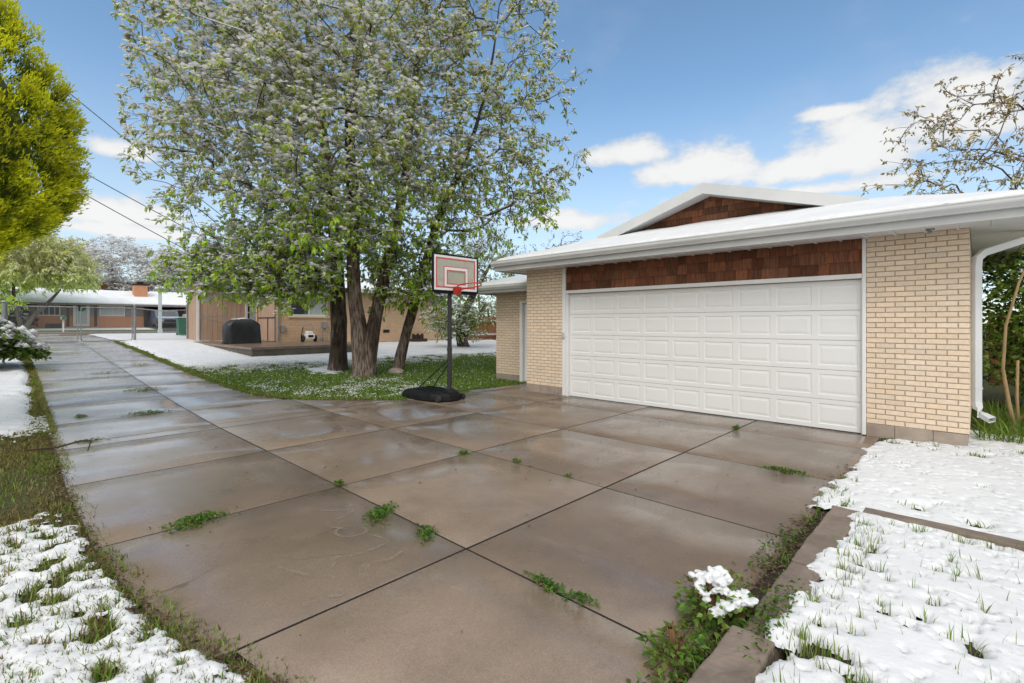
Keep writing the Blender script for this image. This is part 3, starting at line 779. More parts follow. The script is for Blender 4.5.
# brick faces
def wall(o, u, n, L, z0, z1, rects=None, name='brick_wall', shade=1.0):
    mb = MB(); bricks(mb, o, u, n, L, z0, z1, rects=rects, shade=shade); return mb.build(name, [M['brick'], M['mortar']], garage, fixn=False)
wall((GX0, GY, 0), (1, 0, 0), (0, -1, 0), DX0 - .12 - GX0, .19, SOF)
wall((DX1 + .05, GY, 0), (1, 0, 0), (0, -1, 0), GX1 - DX1 - .05, .19, SOF)
wall((GX1, GY, 0), (0, 1, 0), (1, 0, 0), GB - GY, .19, SOF)
wall((GX0, GY + 1.1, 0), (0, -1, 0), (-1, 0, 0), 1.1, .19, SOF)
mb = MB(); mb.b2((GX0 + .004, GB - .1, -.2), (GX1 - .004, GB, SOF)); mb.b2((GX0 + .004, GY + 1.2, 2.2), (GX0 + .1, GB - .11, SOF)); mb.build('rear_wall', M['mortar'], garage)
# wing to the left
WX0, WY, WS = -9.36, 9.15, 2.33
DOX = -8.47
found(WX0, DOX - .02, WY - .012, WY + .25, .19)
wall((WX0, WY, 0), (1, 0, 0), (0, -1, 0), GX0 - WX0, .19, WS, rects=[(0, DOX - .02 - WX0, .19, WS), (DOX - .02 - WX0, DOX + 1.0 - WX0, 2.10, WS), (DOX + 1.0 - WX0, GX0 - WX0, .19, WS)], shade=.93)
wall((WX0, GB, 0), (0, -1, 0), (-1, 0, 0), GB - WY, .19, WS, shade=.95)
mb = MB(); mb.b2((WX0 + .01, WY + .02, -.2), (WX0 + .1, GB, .186)); mb.b2((WX0 + .004, GB - .1, -.2), (GX0 - .01, GB - .002, WS)); mb.build('wing_rear_wall', M['mortar'], garage)
# side door in the wing
mb = MB(); mb.b2((DOX + .09, WY + .05, .04), (DOX + .95, WY + .09, 2.04))
for (z0, z1) in ((.2, .85), (1.0, 1.9)):
    for (x0, x1) in ((.19, .49), (.57, .86)): mb.b2((DOX + x0, WY + .042, z0), (DOX + x1, WY + .05, z1))
sd = mb.build('side_door', M['door_white'], garage, bev=.008)
mb = MB(); mb.lathe([(.028, 0), (.028, .02), (.012, .025), (.012, .05), (.03, .06), (.03, .09), (.01, .1)], (DOX + .89, WY + .05, 1.0), 12, Matrix.Rotation(math.radians(90), 3, 'X')); mb.build('door_knob', M['chrome'], sd, smooth=True)
mb = MB(); mb.b2((DOX - .02, WY - .02, .02), (DOX + .08, WY + .1, 2.10)); mb.b2((DOX + .96, WY - .02, .02), (DOX + 1.0, WY + .1, 2.10)); mb.b2((DOX + .083, WY - .02, 2.045), (DOX + .957, WY + .1, 2.098)); mb.build('door_frame', M['white_paint'], garage, bev=.004)
mb = MB(); mb.b2((DOX - .03, WY - .06, -.05), (GX0, WY + .1, .035)); mb.build('door_step', M['block'], garage)
mb = MB(); mb.b2((DOX, WY + .101, 0), (GX0 - .01, WY + .14, 2.1)); mb.build('door_backing', M['dark_void'], garage)

# garage door: five hinged sections of nine raised panels each
gd = MB(); gd.b2((DX0 + .01, GY + .115, .0), (DX1 - .01, GY + .13, LIN - .05)); door = gd.build('garage_door', M['dark_void'], garage)
NSEC = 5; SH = (LIN - .055 - .03) / NSEC; W = DX1 - DX0 - .03
for s_ in range(NSEC):
    mb = MB(); z0 = .03 + s_ * SH; z1 = z0 + SH - .006; x0 = DX0 + .015; yf = GY + .07
    px = W / 9; mx, mz = .042, .062
    xs_ = [x0]
    def quad(a, b, c, d): mb.add([a, b, c, d], [(0, 1, 2, 3)])
    for k in range(9):
        a, b = x0 + k * px + mx, x0 + (k + 1) * px - mx; c, d = z0 + mz, z1 - mz
        L0, L1 = x0 + k * px, x0 + (k + 1) * px
        # stile and rails around the panel
        quad((L0, yf, z0), (L1, yf, z0), (b, yf, c), (a, yf, c)); quad((L1, yf, z0), (L1, yf, z1), (b, yf, d), (b, yf, c))
        quad((L1, yf, z1), (L0, yf, z1), (a, yf, d), (b, yf, d)); quad((L0, yf, z1), (L0, yf, z0), (a, yf, c), (a, yf, d))
        def ring(i0, y0, i1, y1):
            A = [(a + i0, y0, c + i0), (b - i0, y0, c + i0), (b - i0, y0, d - i0), (a + i0, y0, d - i0)]
            B = [(a + i1, y1, c + i1), (b - i1, y1, c + i1), (b - i1, y1, d - i1), (a + i1, y1, d - i1)]
            for m in range(4): quad(A[m], A[(m + 1) % 4], B[(m + 1) % 4], B[m])
            return B
        ring(0, yf, .010, yf + .0058); ring(.010, yf + .0058, .022, yf + .0058); B = ring(.022, yf + .0058, .055, yf + .001); quad(*B)
    mb.add([(x0, yf, z0), (x0 + W, yf, z0), (x0 + W, yf + .04, z0), (x0, yf + .04, z0)], [(0, 1, 2, 3)])
    mb.add([(x0, yf, z1), (x0 + W, yf, z1), (x0 + W, yf + .02, z1 + .004), (x0, yf + .02, z1 + .004)], [(3, 2, 1, 0)])
    mb.build('door_section', M['door_white'], door, fixn=False)
mb = MB(); mb.b2((DX0 + .02, GY + .062, .004), (DX1 - .02, GY + .10, .028)); mb.build('bottom_seal', M['rubber'], door)
# trim
mb = MB(); mb.b2((DX0 - .118, GY - .022, .03), (DX0 - .035, GY + .11, SOF - .002)); mb.b2((DX0 - .033, GY - .005, .01), (DX0 + .012, GY + .11, LIN - .055))
mb.b2((DX1 + .004, GY - .022, .03), (DX1 + .048, GY + .11, SOF - .002)); mb.b2((DX1 - .014, GY + .03, .01), (DX1 + .002, GY + .11, LIN - .055))
mb.b2((DX0 - .033, GY - .032, LIN - .052), (DX1 + .002, GY + .11, LIN + .012)); mb.build('door_frame', M['white_paint'], garage, bev=.005)
# cedar shakes
def shakes(mb, x0, x1, z0, rows, rh, y, clip=None):
    for r in range(rows):
        x = x0 - random.uniform(0, .1)
        while x < x1:
            w = random.uniform(.09, .23); a, b = max(x, x0), min(x + w - .004, x1); x += w
            if b - a < .02: continue
            zb = z0 + r * rh - random.uniform(0, .012); zt = z0 + (r + 1) * rh + .03
            if clip:
                zc = clip((a + b) / 2)
                if zb > zc - .02: continue
                zt = min(zt, zc)
            t = random.uniform(.6, 1.4); k = random.uniform(-.10, .10)
            mb.col = (t * (1 + k), t, t * (1 - k * .7)); jb = random.uniform(.018, .030); d = random.uniform(-.008, .008)
            mb.add([(a, y - jb, zb), (b, y - jb, zb + d), (b, y - .004, zt), (a, y - .004, zt), (a, y, zb), (b, y, zb + d), (b, y, zt), (a, y, zt)],
                   [(0, 1, 2, 3), (4, 7, 6, 5), (0, 4, 5, 1), (1, 5, 6, 2), (0, 3, 7, 4)])
    mb.col = (1, 1, 1)
mb = MB(); mb.b2((DX0 - .032, GY + .02, LIN + .014), (DX1 + .003, GY + .1, SOF)); mb.col = (.5, .5, .5)
shakes(mb, DX0 - .03, DX1 + .003, LIN + .02, 3, .165, GY + .018, clip=lambda x: SOF + .02)
mb.build('shake_cladding', M['shake'], garage)
# keypad on the left jamb
mb = MB(); mb.b2((DX0 - .11, GY - .05, 1.22), (DX0 - .045, GY - .0225, 1.36)); kp = mb.build('keypad', M['white_metal'], garage, bev=.006)
mb = MB(); mb.b2((DX0 - .105, GY - .056, 1.23), (DX0 - .05, GY - .0505, 1.33)); mb.build('keypad_cover', M['curtain'], kp, bev=.002)

# eaves: soffit boards, fascia, gutter
EY, EX0, EX1 = GY - .60, -7.68, .50
def soffit(x0, x1, y0, y1, z, along='x', step=.30):
    mb = MB()
    if along == 'x':
        x = x0
        while x < x1 - .01:
            e = min(x + step, x1); mb.b2((x, y0, z), (e - .012, y1, z + .02)); mb.b2((e - .012, y0, z + .008), (e, y1, z + .02)); x = e
            if e < x1: mb.b2((e - .030, y0 + .01, z - .016), (e - .002, y1 - .01, z - .0005))
    else:
        y = y0
        while y < y1 - .01:
            e = min(y + step, y1); mb.b2((x0, y, z), (x1, e - .012, z + .02)); mb.b2((x0, e - .012, z + .008), (x1, e, z + .02)); y = e
    return mb.build('soffit', M['soffit'], garage)
soffit(EX0 + .03, EX1 - .03, EY + .03, GY + .06, SOF + .002, 'x')
soffit(GX1 + .01, EX1 - .03, GY + .062, GB + .4, SOF + .004, 'y')
soffit(EX0 + .03, GX0 - .01, GY + .062, GB + .4, SOF + .004, 'y')
soffit(WX0 - .42, GX0 - .02, WY - .52, WY + .06, WS + .002, 'x')
soffit(WX0 - .42, WX0 - .01, WY + .062, GB + .3, WS + .003, 'y')
PROF = [(0, 0), (-.075, 0), (-.08, .012), (-.108, .055), (-.112, .07), (-.112, .098), (-.118, .103), (-.118, .118), (-.106, .118), (-.104, .105), (-.012, .1), (0, .118)]
def gutter(x0, x1, y, z, parent=garage, name='gutter'):
    mb = MB(); mb.prism(PROF, (x0, y, z), (0, 1, 0), (0, 0, 1), (x1 - x0, 0, 0)); return mb.build(name, M['white_metal'], parent)
def gutter_y(y0, y1, x, z, sgn):
    mb = MB(); mb.prism(PROF, (x, y0, z), (-sgn, 0, 0), (0, 0, 1), (0, y1 - y0, 0)); return mb.build('gutter', M['white_metal'], garage)
def fascia(a, b): 
    mb = MB(); mb.b2(a, b); return mb.build('fascia', M['white_metal'], garage)
fascia((EX0, EY, SOF - .02), (EX1, EY + .025, 2.885)); fascia((EX1 - .025, EY + .027, SOF - .02), (EX1, GB + .4, 2.883)); fascia((EX0, EY + .027, SOF - .02), (EX0 + .025, GB + .4, 2.883))
gutter(EX0 - .02, EX1 + .118, EY - .002, 2.765); gutter_y(EY + .001, GB + .4, EX1 + .002, 2.762, 1)
fascia((WX0 - .45, WY - .55, WS - .015), (GX0 - .003, WY - .525, 2.50)); fascia((WX0 - .45, WY - .523, WS - .015), (WX0 - .425, GB + .3, 2.498))
gutter(WX0 - .55, GX0 - .005, WY - .552, 2.385); gutter_y(WY - .55, GB + .3, WX0 - .452, 2.383, -1)

# roofs
RS = .31; CXR = -3.68; GBY = 9.32; EZ = 2.875
def roof_z(x, y): return min(EZ + .297 * (y - EY), EZ + RS * (x - EX0), EZ + RS * (EX1 - x))
GBASE = EZ + .297 * (GBY - EY); APEX = EZ + RS * (CXR - EX0)
xl, xr = EX0 + (GBASE - EZ) / RS, EX1 - (GBASE - EZ) / RS
mb = MB()
def slab(pts, t):
    n = len(pts); mb.add([(x, y, z) for x, y, z in pts] + [(x, y, z - t) for x, y, z in pts], [tuple(range(n)), tuple(range(2 * n - 1, n - 1, -1))] + [(i, n + i, n + (i + 1) % n, (i + 1) % n) for i in range(n)])
RF = GBY - .34
slab([(EX0, EY, EZ), (EX1, EY, EZ), (xr, GBY, GBASE), (xl, GBY, GBASE)], .03)
xl2, xr2 = xl + .0, xr - .0
slab([(EX0, EY + .002, EZ + .001), (xl, GBY, GBASE), (xl, RF, GBASE), (CXR, RF, APEX), (CXR, GB + .4, APEX), (EX0, GB + .4, EZ)], .03)
slab([(EX1, EY + .002, EZ + .001), (EX1, GB + .4, EZ), (CXR, GB + .4, APEX - .001), (CXR, RF, APEX - .001), (xr, RF, GBASE), (xr, GBY, GBASE)], .03)
roof = mb.build('roof', M['shingle'], garage, fixn=True)
# gable: shakes + white rake boards and their soffit
mb = MB(); mb.col = (.5,) * 3; mb.add([(xl, GBY + .02, GBASE - .08), (xr, GBY + .02, GBASE - .08), (CXR, GBY + .02, APEX - .03)], [(0, 1, 2)])
def gclip(x): return GBASE + RS * min(x - xl, xr - x) - .035
shakes(mb, xl, xr, GBASE - .05, 8, .125, GBY + .018, clip=gclip); mb.build('gable_shakes', M['shake'], garage)
mb = MB()
for sg, xe in ((1, xl), (-1, xr)):
    L = [(xe - sg * .12, GBASE - .037), (CXR, APEX - .002)]
    for (y0, y1, t0, t1) in ((RF - .03, RF - .002, -.032, .165), (RF, RF + .32, .135, .155)):
        a0, a1 = (L[0][0], L[0][1] - t0), (L[1][0], L[1][1] - t0); b0, b1 = (L[0][0], L[0][1] - t1), (L[1][0], L[1][1] - t1)
        vs = [(p[0], y, p[1]) for y in (y0, y1) for p in (a0, a1, b1, b0)]
        mb.add(vs, [(0, 1, 2, 3), (7, 6, 5, 4), (0, 4, 5, 1), (1, 5, 6, 2), (2, 6, 7, 3), (3, 7, 4, 0)])
mb.build('gable_trim', M['white_metal'], garage)
# wing roof (hipped at the outer corner)
wx, wy, wz = WX0 - .45, WY - .55, 2.49
mb = MB(); d = 2.6
slab([(wx, wy, wz), (GX0 - .0, wy, wz), (GX0 - .0, wy + d - .2, wz + .28 * (d - .2)), (wx + d - .2, wy + d - .2, wz + .28 * (d - .2))], .03)
slab([(wx, wy, wz), (wx + d - .2, wy + d - .2, wz + .28 * (d - .2)), (wx + d - .2, GB + .3, wz + .28 * (d - .2)), (wx, GB + .3, wz)], .03)
mb.build('wing_roof', M['shingle'], garage)

# downspout at the right corner
ds = [(.50, 8.80, 2.75), (.50, 8.80, 2.67), (.44, 8.74, 2.58), (.06, 8.26, 2.40), (.005, 8.17, 2.33), (-.005, 8.15, 2.22), (-.005, 8.15, .59), (.005, 8.13, .51), (.05, 8.07, .44), (.13, 8.0, .40)]
def rectpipe(mb, pts, a, b):
    pts = [Vector(p) for p in pts]; rings = []
    side = Vector((.72, .69, 0))
    for i, p in enumerate(pts):
        d = (pts[min(i + 1, len(pts) - 1)] - pts[max(i - 1, 0)]).normalized()
        u = Vector((-.69, .72, 0)) if abs(d.z) > .98 else Vector((d.y, -d.x, 0)).normalized()
        u = Vector((.69, -.72, 0)) * (1 if u.dot(Vector((.69, -.72, 0))) > 0 else -1)
        u = (u - d * u.dot(d)).normalized(); w = d.cross(u)
        rings.append([p + u * sx * a + w * sy * b for sx, sy in ((-1, -1), (1, -1), (1, 1), (-1, 1))])
    vs = [v for r in rings for v in r]
    fs = [(4 * i + k, 4 * i + (k + 1) % 4, 4 * i + 4 + (k + 1) % 4, 4 * i + 4 + k) for i in range(len(pts) - 1) for k in range(4)]
    fs += [(3, 2, 1, 0)]
    mb.add(vs, fs)
mb = MB(); rectpipe(mb, ds, .032, .042); dsp = mb.build('downspout', M['white_metal'], garage, bev=.006)
mb = MB()
rectpipe(mb, [(-.005, 8.15, .74), (-.005, 8.15, .76)], .035, .045); rectpipe(mb, [(-.005, 8.15, 2.10), (-.005, 8.15, 2.12)], .035, .045)
mb.each('joint_band', M['white_metal'], dsp)
# small soffit lamp stub and vent plug
mb = MB(); mb.lathe([(.05, 0), (.05, -.012), (.02, -.02), (.02, -.05), (.012, -.055)], (-.42, GY - .22, SOF), 12); mb.build('soffit_socket', M['grey_metal'], garage)

# roof snow as rounded sheets lying on the slopes
def roof_snow(name, label, poly_fn, x0, x1, y0, y1, res, zf, thick):
    nx, ny = int((x1 - x0) / res) + 1, int((y1 - y0) / res) + 1
    X, Y = np.meshgrid(np.linspace(x0, x1, nx), np.linspace(y0, y1, ny), indexing='ij')
    dist = poly_fn(X, Y)            # distance inside the edge (m)
    wob = (fbm(X, Y, 4, 3) - .5) * .05 + (fbm(X, Y, 16, 2) - .5) * .02
    h = thick * np.sqrt(np.clip((dist + wob) / .06, 0, 1)) * (.85 + .5 * (fbm(X, Y, 1.6, 3) - .3))
    h = np.where(dist + wob < 0, -.05, h)
    V = np.stack([X, Y, zf(X, Y) + h + .004], -1).reshape(-1, 3)
    i, j = np.meshgrid(np.arange(nx - 1), np.arange(ny - 1), indexing='ij'); a = (i * ny + j).ravel()
    F = np.stack([a, a + ny, a + ny + 1, a + 1], -1); hh = h.ravel(); F = F[(hh[F] > -.01).any(1)]
    used = np.zeros(len(V), bool); used[F.ravel()] = True; idx = np.cumsum(used) - 1
    return tag(np_obj(name, V[used], idx[F], M['snow'], smooth=True), label, kind='stuff')
def zmain(X, Y): return np.minimum(np.minimum(EZ + .297 * (Y - EY), EZ + RS * (X - EX0)), EZ + RS * (EX1 - X))
def in_front(X, Y): return np.minimum.reduce([Y - EY + .02, GBY - .01 - Y, X - EX0 - .0 , EX1 - X]) * np.where((Y > RF - .05) & ((X < xl - .1) | (X > xr + .1)), 1, 1)
roof_snow('garage_roof_snow', 'smooth snow layer on the garage roof above the gutter', in_front, EX0 - .02, EX1 + .02, EY - .02, GBY, .035, zmain, .065)
def zside(X, Y): return np.minimum(EZ + RS * (X - EX0), EZ + RS * (EX1 - X))
roof_snow('garage_side_snow', 'snow on the side slopes of the garage roof behind the gable', lambda X, Y: np.minimum.reduce([X - EX0, EX1 - X, Y - np.where((X > xl - .05) & (X < xr + .05), RF + .5, GBY - .03), GB + .3 - Y]), EX0 - .02, EX1 + .02, GBY - .4, GB + .3, .08, zside, .05)
def zwing(X, Y): return np.minimum(wz + .28 * (Y - wy), wz + .28 * (X - wx))
roof_snow('wing_roof_snow', 'snow layer on the low wing roof left of the garage', lambda X, Y: np.minimum.reduce([X - wx, Y - wy + .02, GX0 - X, wy + 2.38 - Y]), wx - .02, GX0, wy - .02, wy + 2.4, .04, zwing, .07)
# ================================================================== basketball hoop (faces +x)
HX, HY = -7.42, 5.98
HZ0 = terr(-8) + .026
hoop = thing('basketball_hoop', 'portable black basketball hoop with red framed clear backboard beside the lawn', 'basketball hoop', (HX, HY, HZ0))
def hb(mb, name, mat, parent=hoop, **k): return mb.build(name, mat, parent, world=False, **k)
mb = MB()
out = [(-1.12, -.30), (-1.05, -.38), (-.45, -.41), (-.12, -.36), (.06, -.22), (.13, -.10), (.13, .10), (.06, .22), (-.12, .36), (-.45, .41), (-1.05, .38), (-1.12, .30)]
levels = [(1.0, 0), (1.02, .03), (1.0, .10), (.93, .155), (.80, .175), (.55, .165)]
vs = []; cx = -.5
for s_, z in levels: vs += [(cx + (x - cx) * s_, y * s_, z) for x, y in out]
n = len(out); fs = [(i * n + k, i * n + (k + 1) % n, (i + 1) * n + (k + 1) % n, (i + 1) * n + k) for i in range(len(levels) - 1) for k in range(n)]
fs += [tuple(range(n))[::-1], tuple((len(levels) - 1) * n + k for k in range(n))]
mb.add(vs, fs)
base = hb(mb, 'base', M['black_plastic'], bev=.012)
mb = MB()
for y in (-.2, 0, .2): mb.box((-.55, y, .178), (.7, .05, .02))
mb.lathe([(.05, .16), (.05, .2), (.03, .205)], (-.85, .12, 0), 12); mb.each('moulded_rib', M['black_plastic'], base, bev=.005, world=False)
mb = MB()
for y in (-.30, .30): mb.tube([(.03, y - .03, .06), (.03, y + .03, .06)], .06, 14)
mb.each('wheel', M['rubber'], base, world=False)
mb = MB(); mb.tube([(0, 0, .08), (0, 0, 1.0)], .048, 14); mb.tube([(0, 0, 1.0), (0, 0, 2.52)], .043, 14); mb.tube([(0, 0, .97), (0, 0, 1.03)], .052, 14)
pole = hb(mb, 'pole', M['black_metal'], smooth=False)
for y in (-.2, .2):
    mb = MB(); mb.tube([(-.02, y * .2, .78), (-.80, y, .17)], .013, 8); hb(mb, 'strut', M['black_metal'])
mb = MB(); mb.box((-.02, 0, .2), (.14, .14, .1)); hb(mb, 'pole_bracket', M['black_metal'], pole, bev=.01)
BX = .20; ZB, ZT, BW = 2.10, 2.82, 1.12
def rrect(mb, w0, w1, z0, z1, t, x0, x1):
    """rectangular frame of bar width t lying in the board plane"""
    mb.b2((x0, w0, z0), (x1, w1, z0 + t)); mb.b2((x0, w0, z1 - t), (x1, w1, z1)); mb.b2((x0, w0, z0 + t), (x1, w0 + t, z1 - t)); mb.b2((x0, w1 - t, z0 + t), (x1, w1, z1 - t))
mb = MB(); mb.b2((BX - .006, -BW / 2 + .02, ZB + .02), (BX, BW / 2 - .02, ZT - .02)); board = hb(mb, 'backboard', M['acrylic'])
mb = MB(); rrect(mb, -BW / 2, BW / 2, ZB, ZT, .032, BX - .035, BX + .012); mb.b2((BX - .034, -BW / 2 + .05, ZB - .035), (BX + .011, BW / 2 - .05, ZB - .001)); hb(mb, 'board_frame', M['black_plastic'], board, bev=.01)
mb = MB(); rrect(mb, -BW / 2 + .033, BW / 2 - .033, ZB + .033, ZT - .033, .042, BX + .0005, BX + .003); hb(mb, 'white_border', M['white_paint'], board)
mb = MB(); rrect(mb, -BW / 2 + .076, BW / 2 - .076, ZB + .076, ZT - .076, .026, BX + .0005, BX + .0035); hb(mb, 'red_border', M['pink_line'], board)
mb = MB(); rrect(mb, -.285, .285, ZB + .105, ZB + .47, .052, BX + .0045, BX + .006); hb(mb, 'white_square', M['white_paint'], board)
mb = MB(); rrect(mb, -.30, .30, ZB + .1, ZB + .485, .014, BX + .0005, BX + .004); rrect(mb, -.232, .232, ZB + .145, ZB + .42, .02, BX + .0062, BX + .008); hb(mb, 'red_square', M['pink_line'], board)
mb = MB()
for y in (-.24, .24):
    mb.box((BX - .04, y, ZT - .13), (.03, .07, .20)); 
mb.tube([(0, -.03, 2.5), (BX - .03, -.20, ZB + .38)], .012, 6); mb.tube([(0, .03, 2.5), (BX - .03, .20, ZB + .38)], .012, 6)
mb.tube([(0, 0, 2.2), (BX - .03, -.12, ZB + .1)], .012, 6); mb.tube([(0, 0, 2.2), (BX - .03, .12, ZB + .1)], .012, 6)
mb.each('board_bracket', M['black_metal'], board, world=False)
mb = MB(); R_ = .225; cxr = BX + .16 + R_
pts = [(cxr + R_ * math.cos(a), R_ * math.sin(a), 2.18 + .15 * (R_ + R_ * math.cos(a))) for a in np.linspace(0, 2 * math.pi, 37)]
mb.tube(pts, .011, 8, cap=False)
mb.tube([(BX + .02, -.09, 2.15), (BX + .2, -.16, 2.19)], .009, 6); mb.tube([(BX + .02, .09, 2.15), (BX + .2, .16, 2.19)], .009, 6); mb.tube([(BX + .02, 0, 2.08), (BX + .18, 0, 2.185)], .008, 6)
rim = hb(mb, 'rim', M['red_paint'])
mb = MB(); mb.b2((BX + .0085, -.085, 2.06), (BX + .06, .085, 2.21)); hb(mb, 'rim_mount', M['red_paint'], rim, bev=.012)
mb = MB()
for a in np.linspace(0, 2 * math.pi, 13)[:-1]:
    mb.tube([(cxr + R_ * math.cos(a), R_ * math.sin(a), 2.172 + .15 * (R_ + R_ * math.cos(a))), (cxr + R_ * math.cos(a), R_ * math.sin(a), 2.152 + .15 * (R_ + R_ * math.cos(a)))], .004, 5)
mb.each('net_hook', M['red_paint'], rim, world=False)

# ================================================================== the house behind the lawn
PZ = .72
patio = MB(); patio.b2((-25.6, 5.72, .1), (-17.6, 10.25, PZ - .09)); 
o = patio.build('patio_slab', M['patio_side']); tag(o, 'raised concrete patio slab with wet brown top beside the tan house', 'patio')
mb = MB(); mb.b2((-25.6, 5.68, PZ - .088), (-17.55, 10.29, PZ)); mb.build('slab_top', M['patio'], o, bev=.012)
house = thing('house', 'tan brick and brown siding house behind the tree lawn', 'house', (-24, 9, .5))
def hp(name, mat, *boxes, bev=0, parent=house):
    o = None
    for a, b in boxes:
        mb = MB(); mb.b2(a, b); o = mb.build(name, mat, parent, bev=bev)
    return o
# grooved siding volume at the left
mb = MB(); y = 6.0
while y < 8.12:
    e = min(y + .2, 8.12); mb.b2((-25.53, y + .004, PZ - .1), (-25.5, e - .004, 3.25)); y = e
mb.b2((-27.1, 6.0, .4), (-25.53, 8.12, 3.25))
x = -27.1
while x < -25.55: mb.b2((x + .004, 5.97, .45), (min(x + .2, -25.53) - .004, 6.0, 3.25)); x += .2
mb.build('siding_wall', M['siding'], house)
hp('downspout', M['white_metal'], ((-25.5, 5.96, PZ - .05), (-25.42, 6.06, 3.2)), ((-25.5, 7.98, PZ), (-25.42, 8.07, 3.2)), bev=.01)
# brick volume
brm = pm('house_brick_face', (.58, .41, .245), (.50, .35, .20), 14, .8, bmp=.2, attr=False)
mb = MB(); bricks(mb, (-21.7, 8.13, 0), (0, 1, 0), (1, 0, 0), 9.1, .62, 3.12, rects=[(0, .45, .62, 3.12), (.45, 2.15, .62, 1.86), (2.15, 9.1, .62, 3.12), (.45, 2.15, 2.86, 3.12)])
bricks(mb, (-24.5, 8.13, 0), (1, 0, 0), (0, -1, 0), 2.8, .62, 3.12, rects=[(0, .25, .62, 3.12), (.25, 2.55, 2.8, 3.12), (2.55, 2.8, .62, 3.12)])
mb.build('brick_wall', [M['brick_house'], M['mortar']], house, fixn=False)
hp('wall_core', M['mortar'], ((-33, 8.3, .3), (-21.95, 17.23, 3.12)), ((-21.95, 8.14, .3), (-21.705, 8.57, 3.11)), ((-21.95, 10.29, .3), (-21.705, 17.22, 3.11)), ((-21.95, 8.571, .3), (-21.705, 10.289, 1.855)))
hp('foundation', M['block'], ((-33, 8.12, .2), (-21.69, 17.24, .615)))
# window with sliding panes and curtain
fr = MB(); fr.b2((-21.78, 8.58, 1.86), (-21.68, 10.28, 1.92)); fr.b2((-21.78, 8.58, 2.80), (-21.68, 10.28, 2.86)); fr.b2((-21.78, 8.58, 1.92), (-21.68, 8.64, 2.80)); fr.b2((-21.78, 10.22, 1.92), (-21.68, 10.28, 2.80)); fr.b2((-21.77, 9.40, 1.92), (-21.69, 9.46, 2.80))
win = fr.build('window', M['white_paint'], house, bev=.004)
hp('pane', M['pane'], ((-21.76, 8.641, 1.921), (-21.745, 9.399, 2.799)), parent=win)
hp('curtain', M['curtain'], ((-21.752, 9.461, 1.921), (-21.74, 10.219, 2.799)), parent=win)
hp('sill', M['brick'], ((-21.73, 8.5, 1.78), (-21.63, 10.36, 1.855)), parent=win, bev=.004)
# screen door facing the patio recess
sd_ = hp('screen_door', M['siding'], ((-24.24, 8.11, PZ + .02), (-21.97, 8.16, 2.79)))
hp('screen_door_rail', M['dark_wood'], ((-24.2, 8.095, PZ + .03), (-24.13, 8.109, 2.75)), ((-22.1, 8.095, PZ + .03), (-22.03, 8.109, 2.75)), ((-24.12, 8.095, 1.75), (-22.11, 8.109, 1.80)), ((-22.95, 8.09, PZ + .03), (-22.88, 8.105, 1.74)), parent=sd_)
hp('corner_post', M['grey_paint'], ((-21.685, 8.05, PZ), (-21.62, 8.12, 3.0)), ((-25.4, 8.14, PZ), (-24.55, 8.2, 3.0)))
# electrical gear
eb = hp('meter_box', M['grey_paint'], ((-21.69, 10.42, 1.75), (-21.52, 10.80, 2.55)), bev=.01)
mb = MB(); mb.lathe([(.10, 0), (.10, .05), (.075, .09), (.0, .10)], (-21.52, 10.61, 2.28), 16, Matrix.Rotation(math.radians(90), 3, 'Y')); mb.build('meter_dial', M['chrome'], eb, smooth=True)
mb = MB(); mb.tube([(-21.6, 10.55, 1.75), (-21.6, 10.55, PZ)], .045, 10); mb.tube([(-21.62, 10.7, 1.75), (-21.62, 10.7, PZ)], .02, 8); mb.each('conduit', M['grey_paint'], eb)
hp('outlet_box', M['grey_paint'], ((-21.69, 10.02, 1.30), (-21.58, 10.24, 1.58)), bev=.01)
hp('outlet_box', M['grey_paint'], ((-21.69, 8.22, 1.15), (-21.6, 8.36, 1.42)), bev=.01)
hp('wall_vent', M['dark_void'], ((-21.69, 13.2, 1.05), (-21.66, 13.55, 1.2)), bev=.003)
mb = MB(); mb.tube([(-21.55, 10.0, PZ), (-21.55, 10.0, PZ + .55)], .03, 8); mb.tube([(-21.5, 10.35, PZ), (-21.5, 10.35, PZ + .4)], .04, 8); mb.tube([(-21.5, 9.9, PZ), (-21.5, 9.9, PZ + .15)], .05, 8); mb.each('pipe_stub', M['grey_paint'], house)
# roof
mb = MB()
ov = .5
mb.add([(-21.7 + ov, 7.7, 3.12), (-21.7 + ov, 17.8, 3.12), (-27.3, 17.8, 4.35), (-27.3, 7.7, 4.35), (-33, 17.8, 3.12), (-33, 7.7, 3.12)], [(0, 1, 2, 3), (3, 2, 4, 5), (0, 3, 5), (1, 4, 2), (0, 5, 4, 1)])
mb.build('roof', M['shingle'], house)
mb = MB(); mb.add([(-25.2, 5.7, 3.26), (-25.2, 8.3, 3.26), (-27.4, 8.3, 3.5), (-27.4, 5.7, 3.5), (-25.2, 5.7, 3.36), (-25.2, 8.3, 3.36), (-27.4, 8.3, 3.6), (-27.4, 5.7, 3.6)], [(0, 1, 2, 3), (7, 6, 5, 4), (0, 4, 5, 1), (1, 5, 6, 2), (2, 6, 7, 3), (3, 7, 4, 0)]); mb.build('lean_to_roof', M['shingle'], house)
hp('fascia', M['white_metal'], ((-21.7 + ov, 7.69, 3.0), (-21.7 + ov + .03, 17.81, 3.16)), ((-25.199, 5.68, 3.2), (-25.17, 8.31, 3.37)))
mb = MB(); mb.add([(-21.7 + ov, 7.7, 3.17), (-21.7 + ov, 17.8, 3.17), (-27.3, 17.8, 4.42), (-27.3, 7.7, 4.42)], [(0, 1, 2, 3)]); tag(mb.build('house_roof_snow', M['snow_far']), 'snow covering the roof of the tan house', kind='stuff')

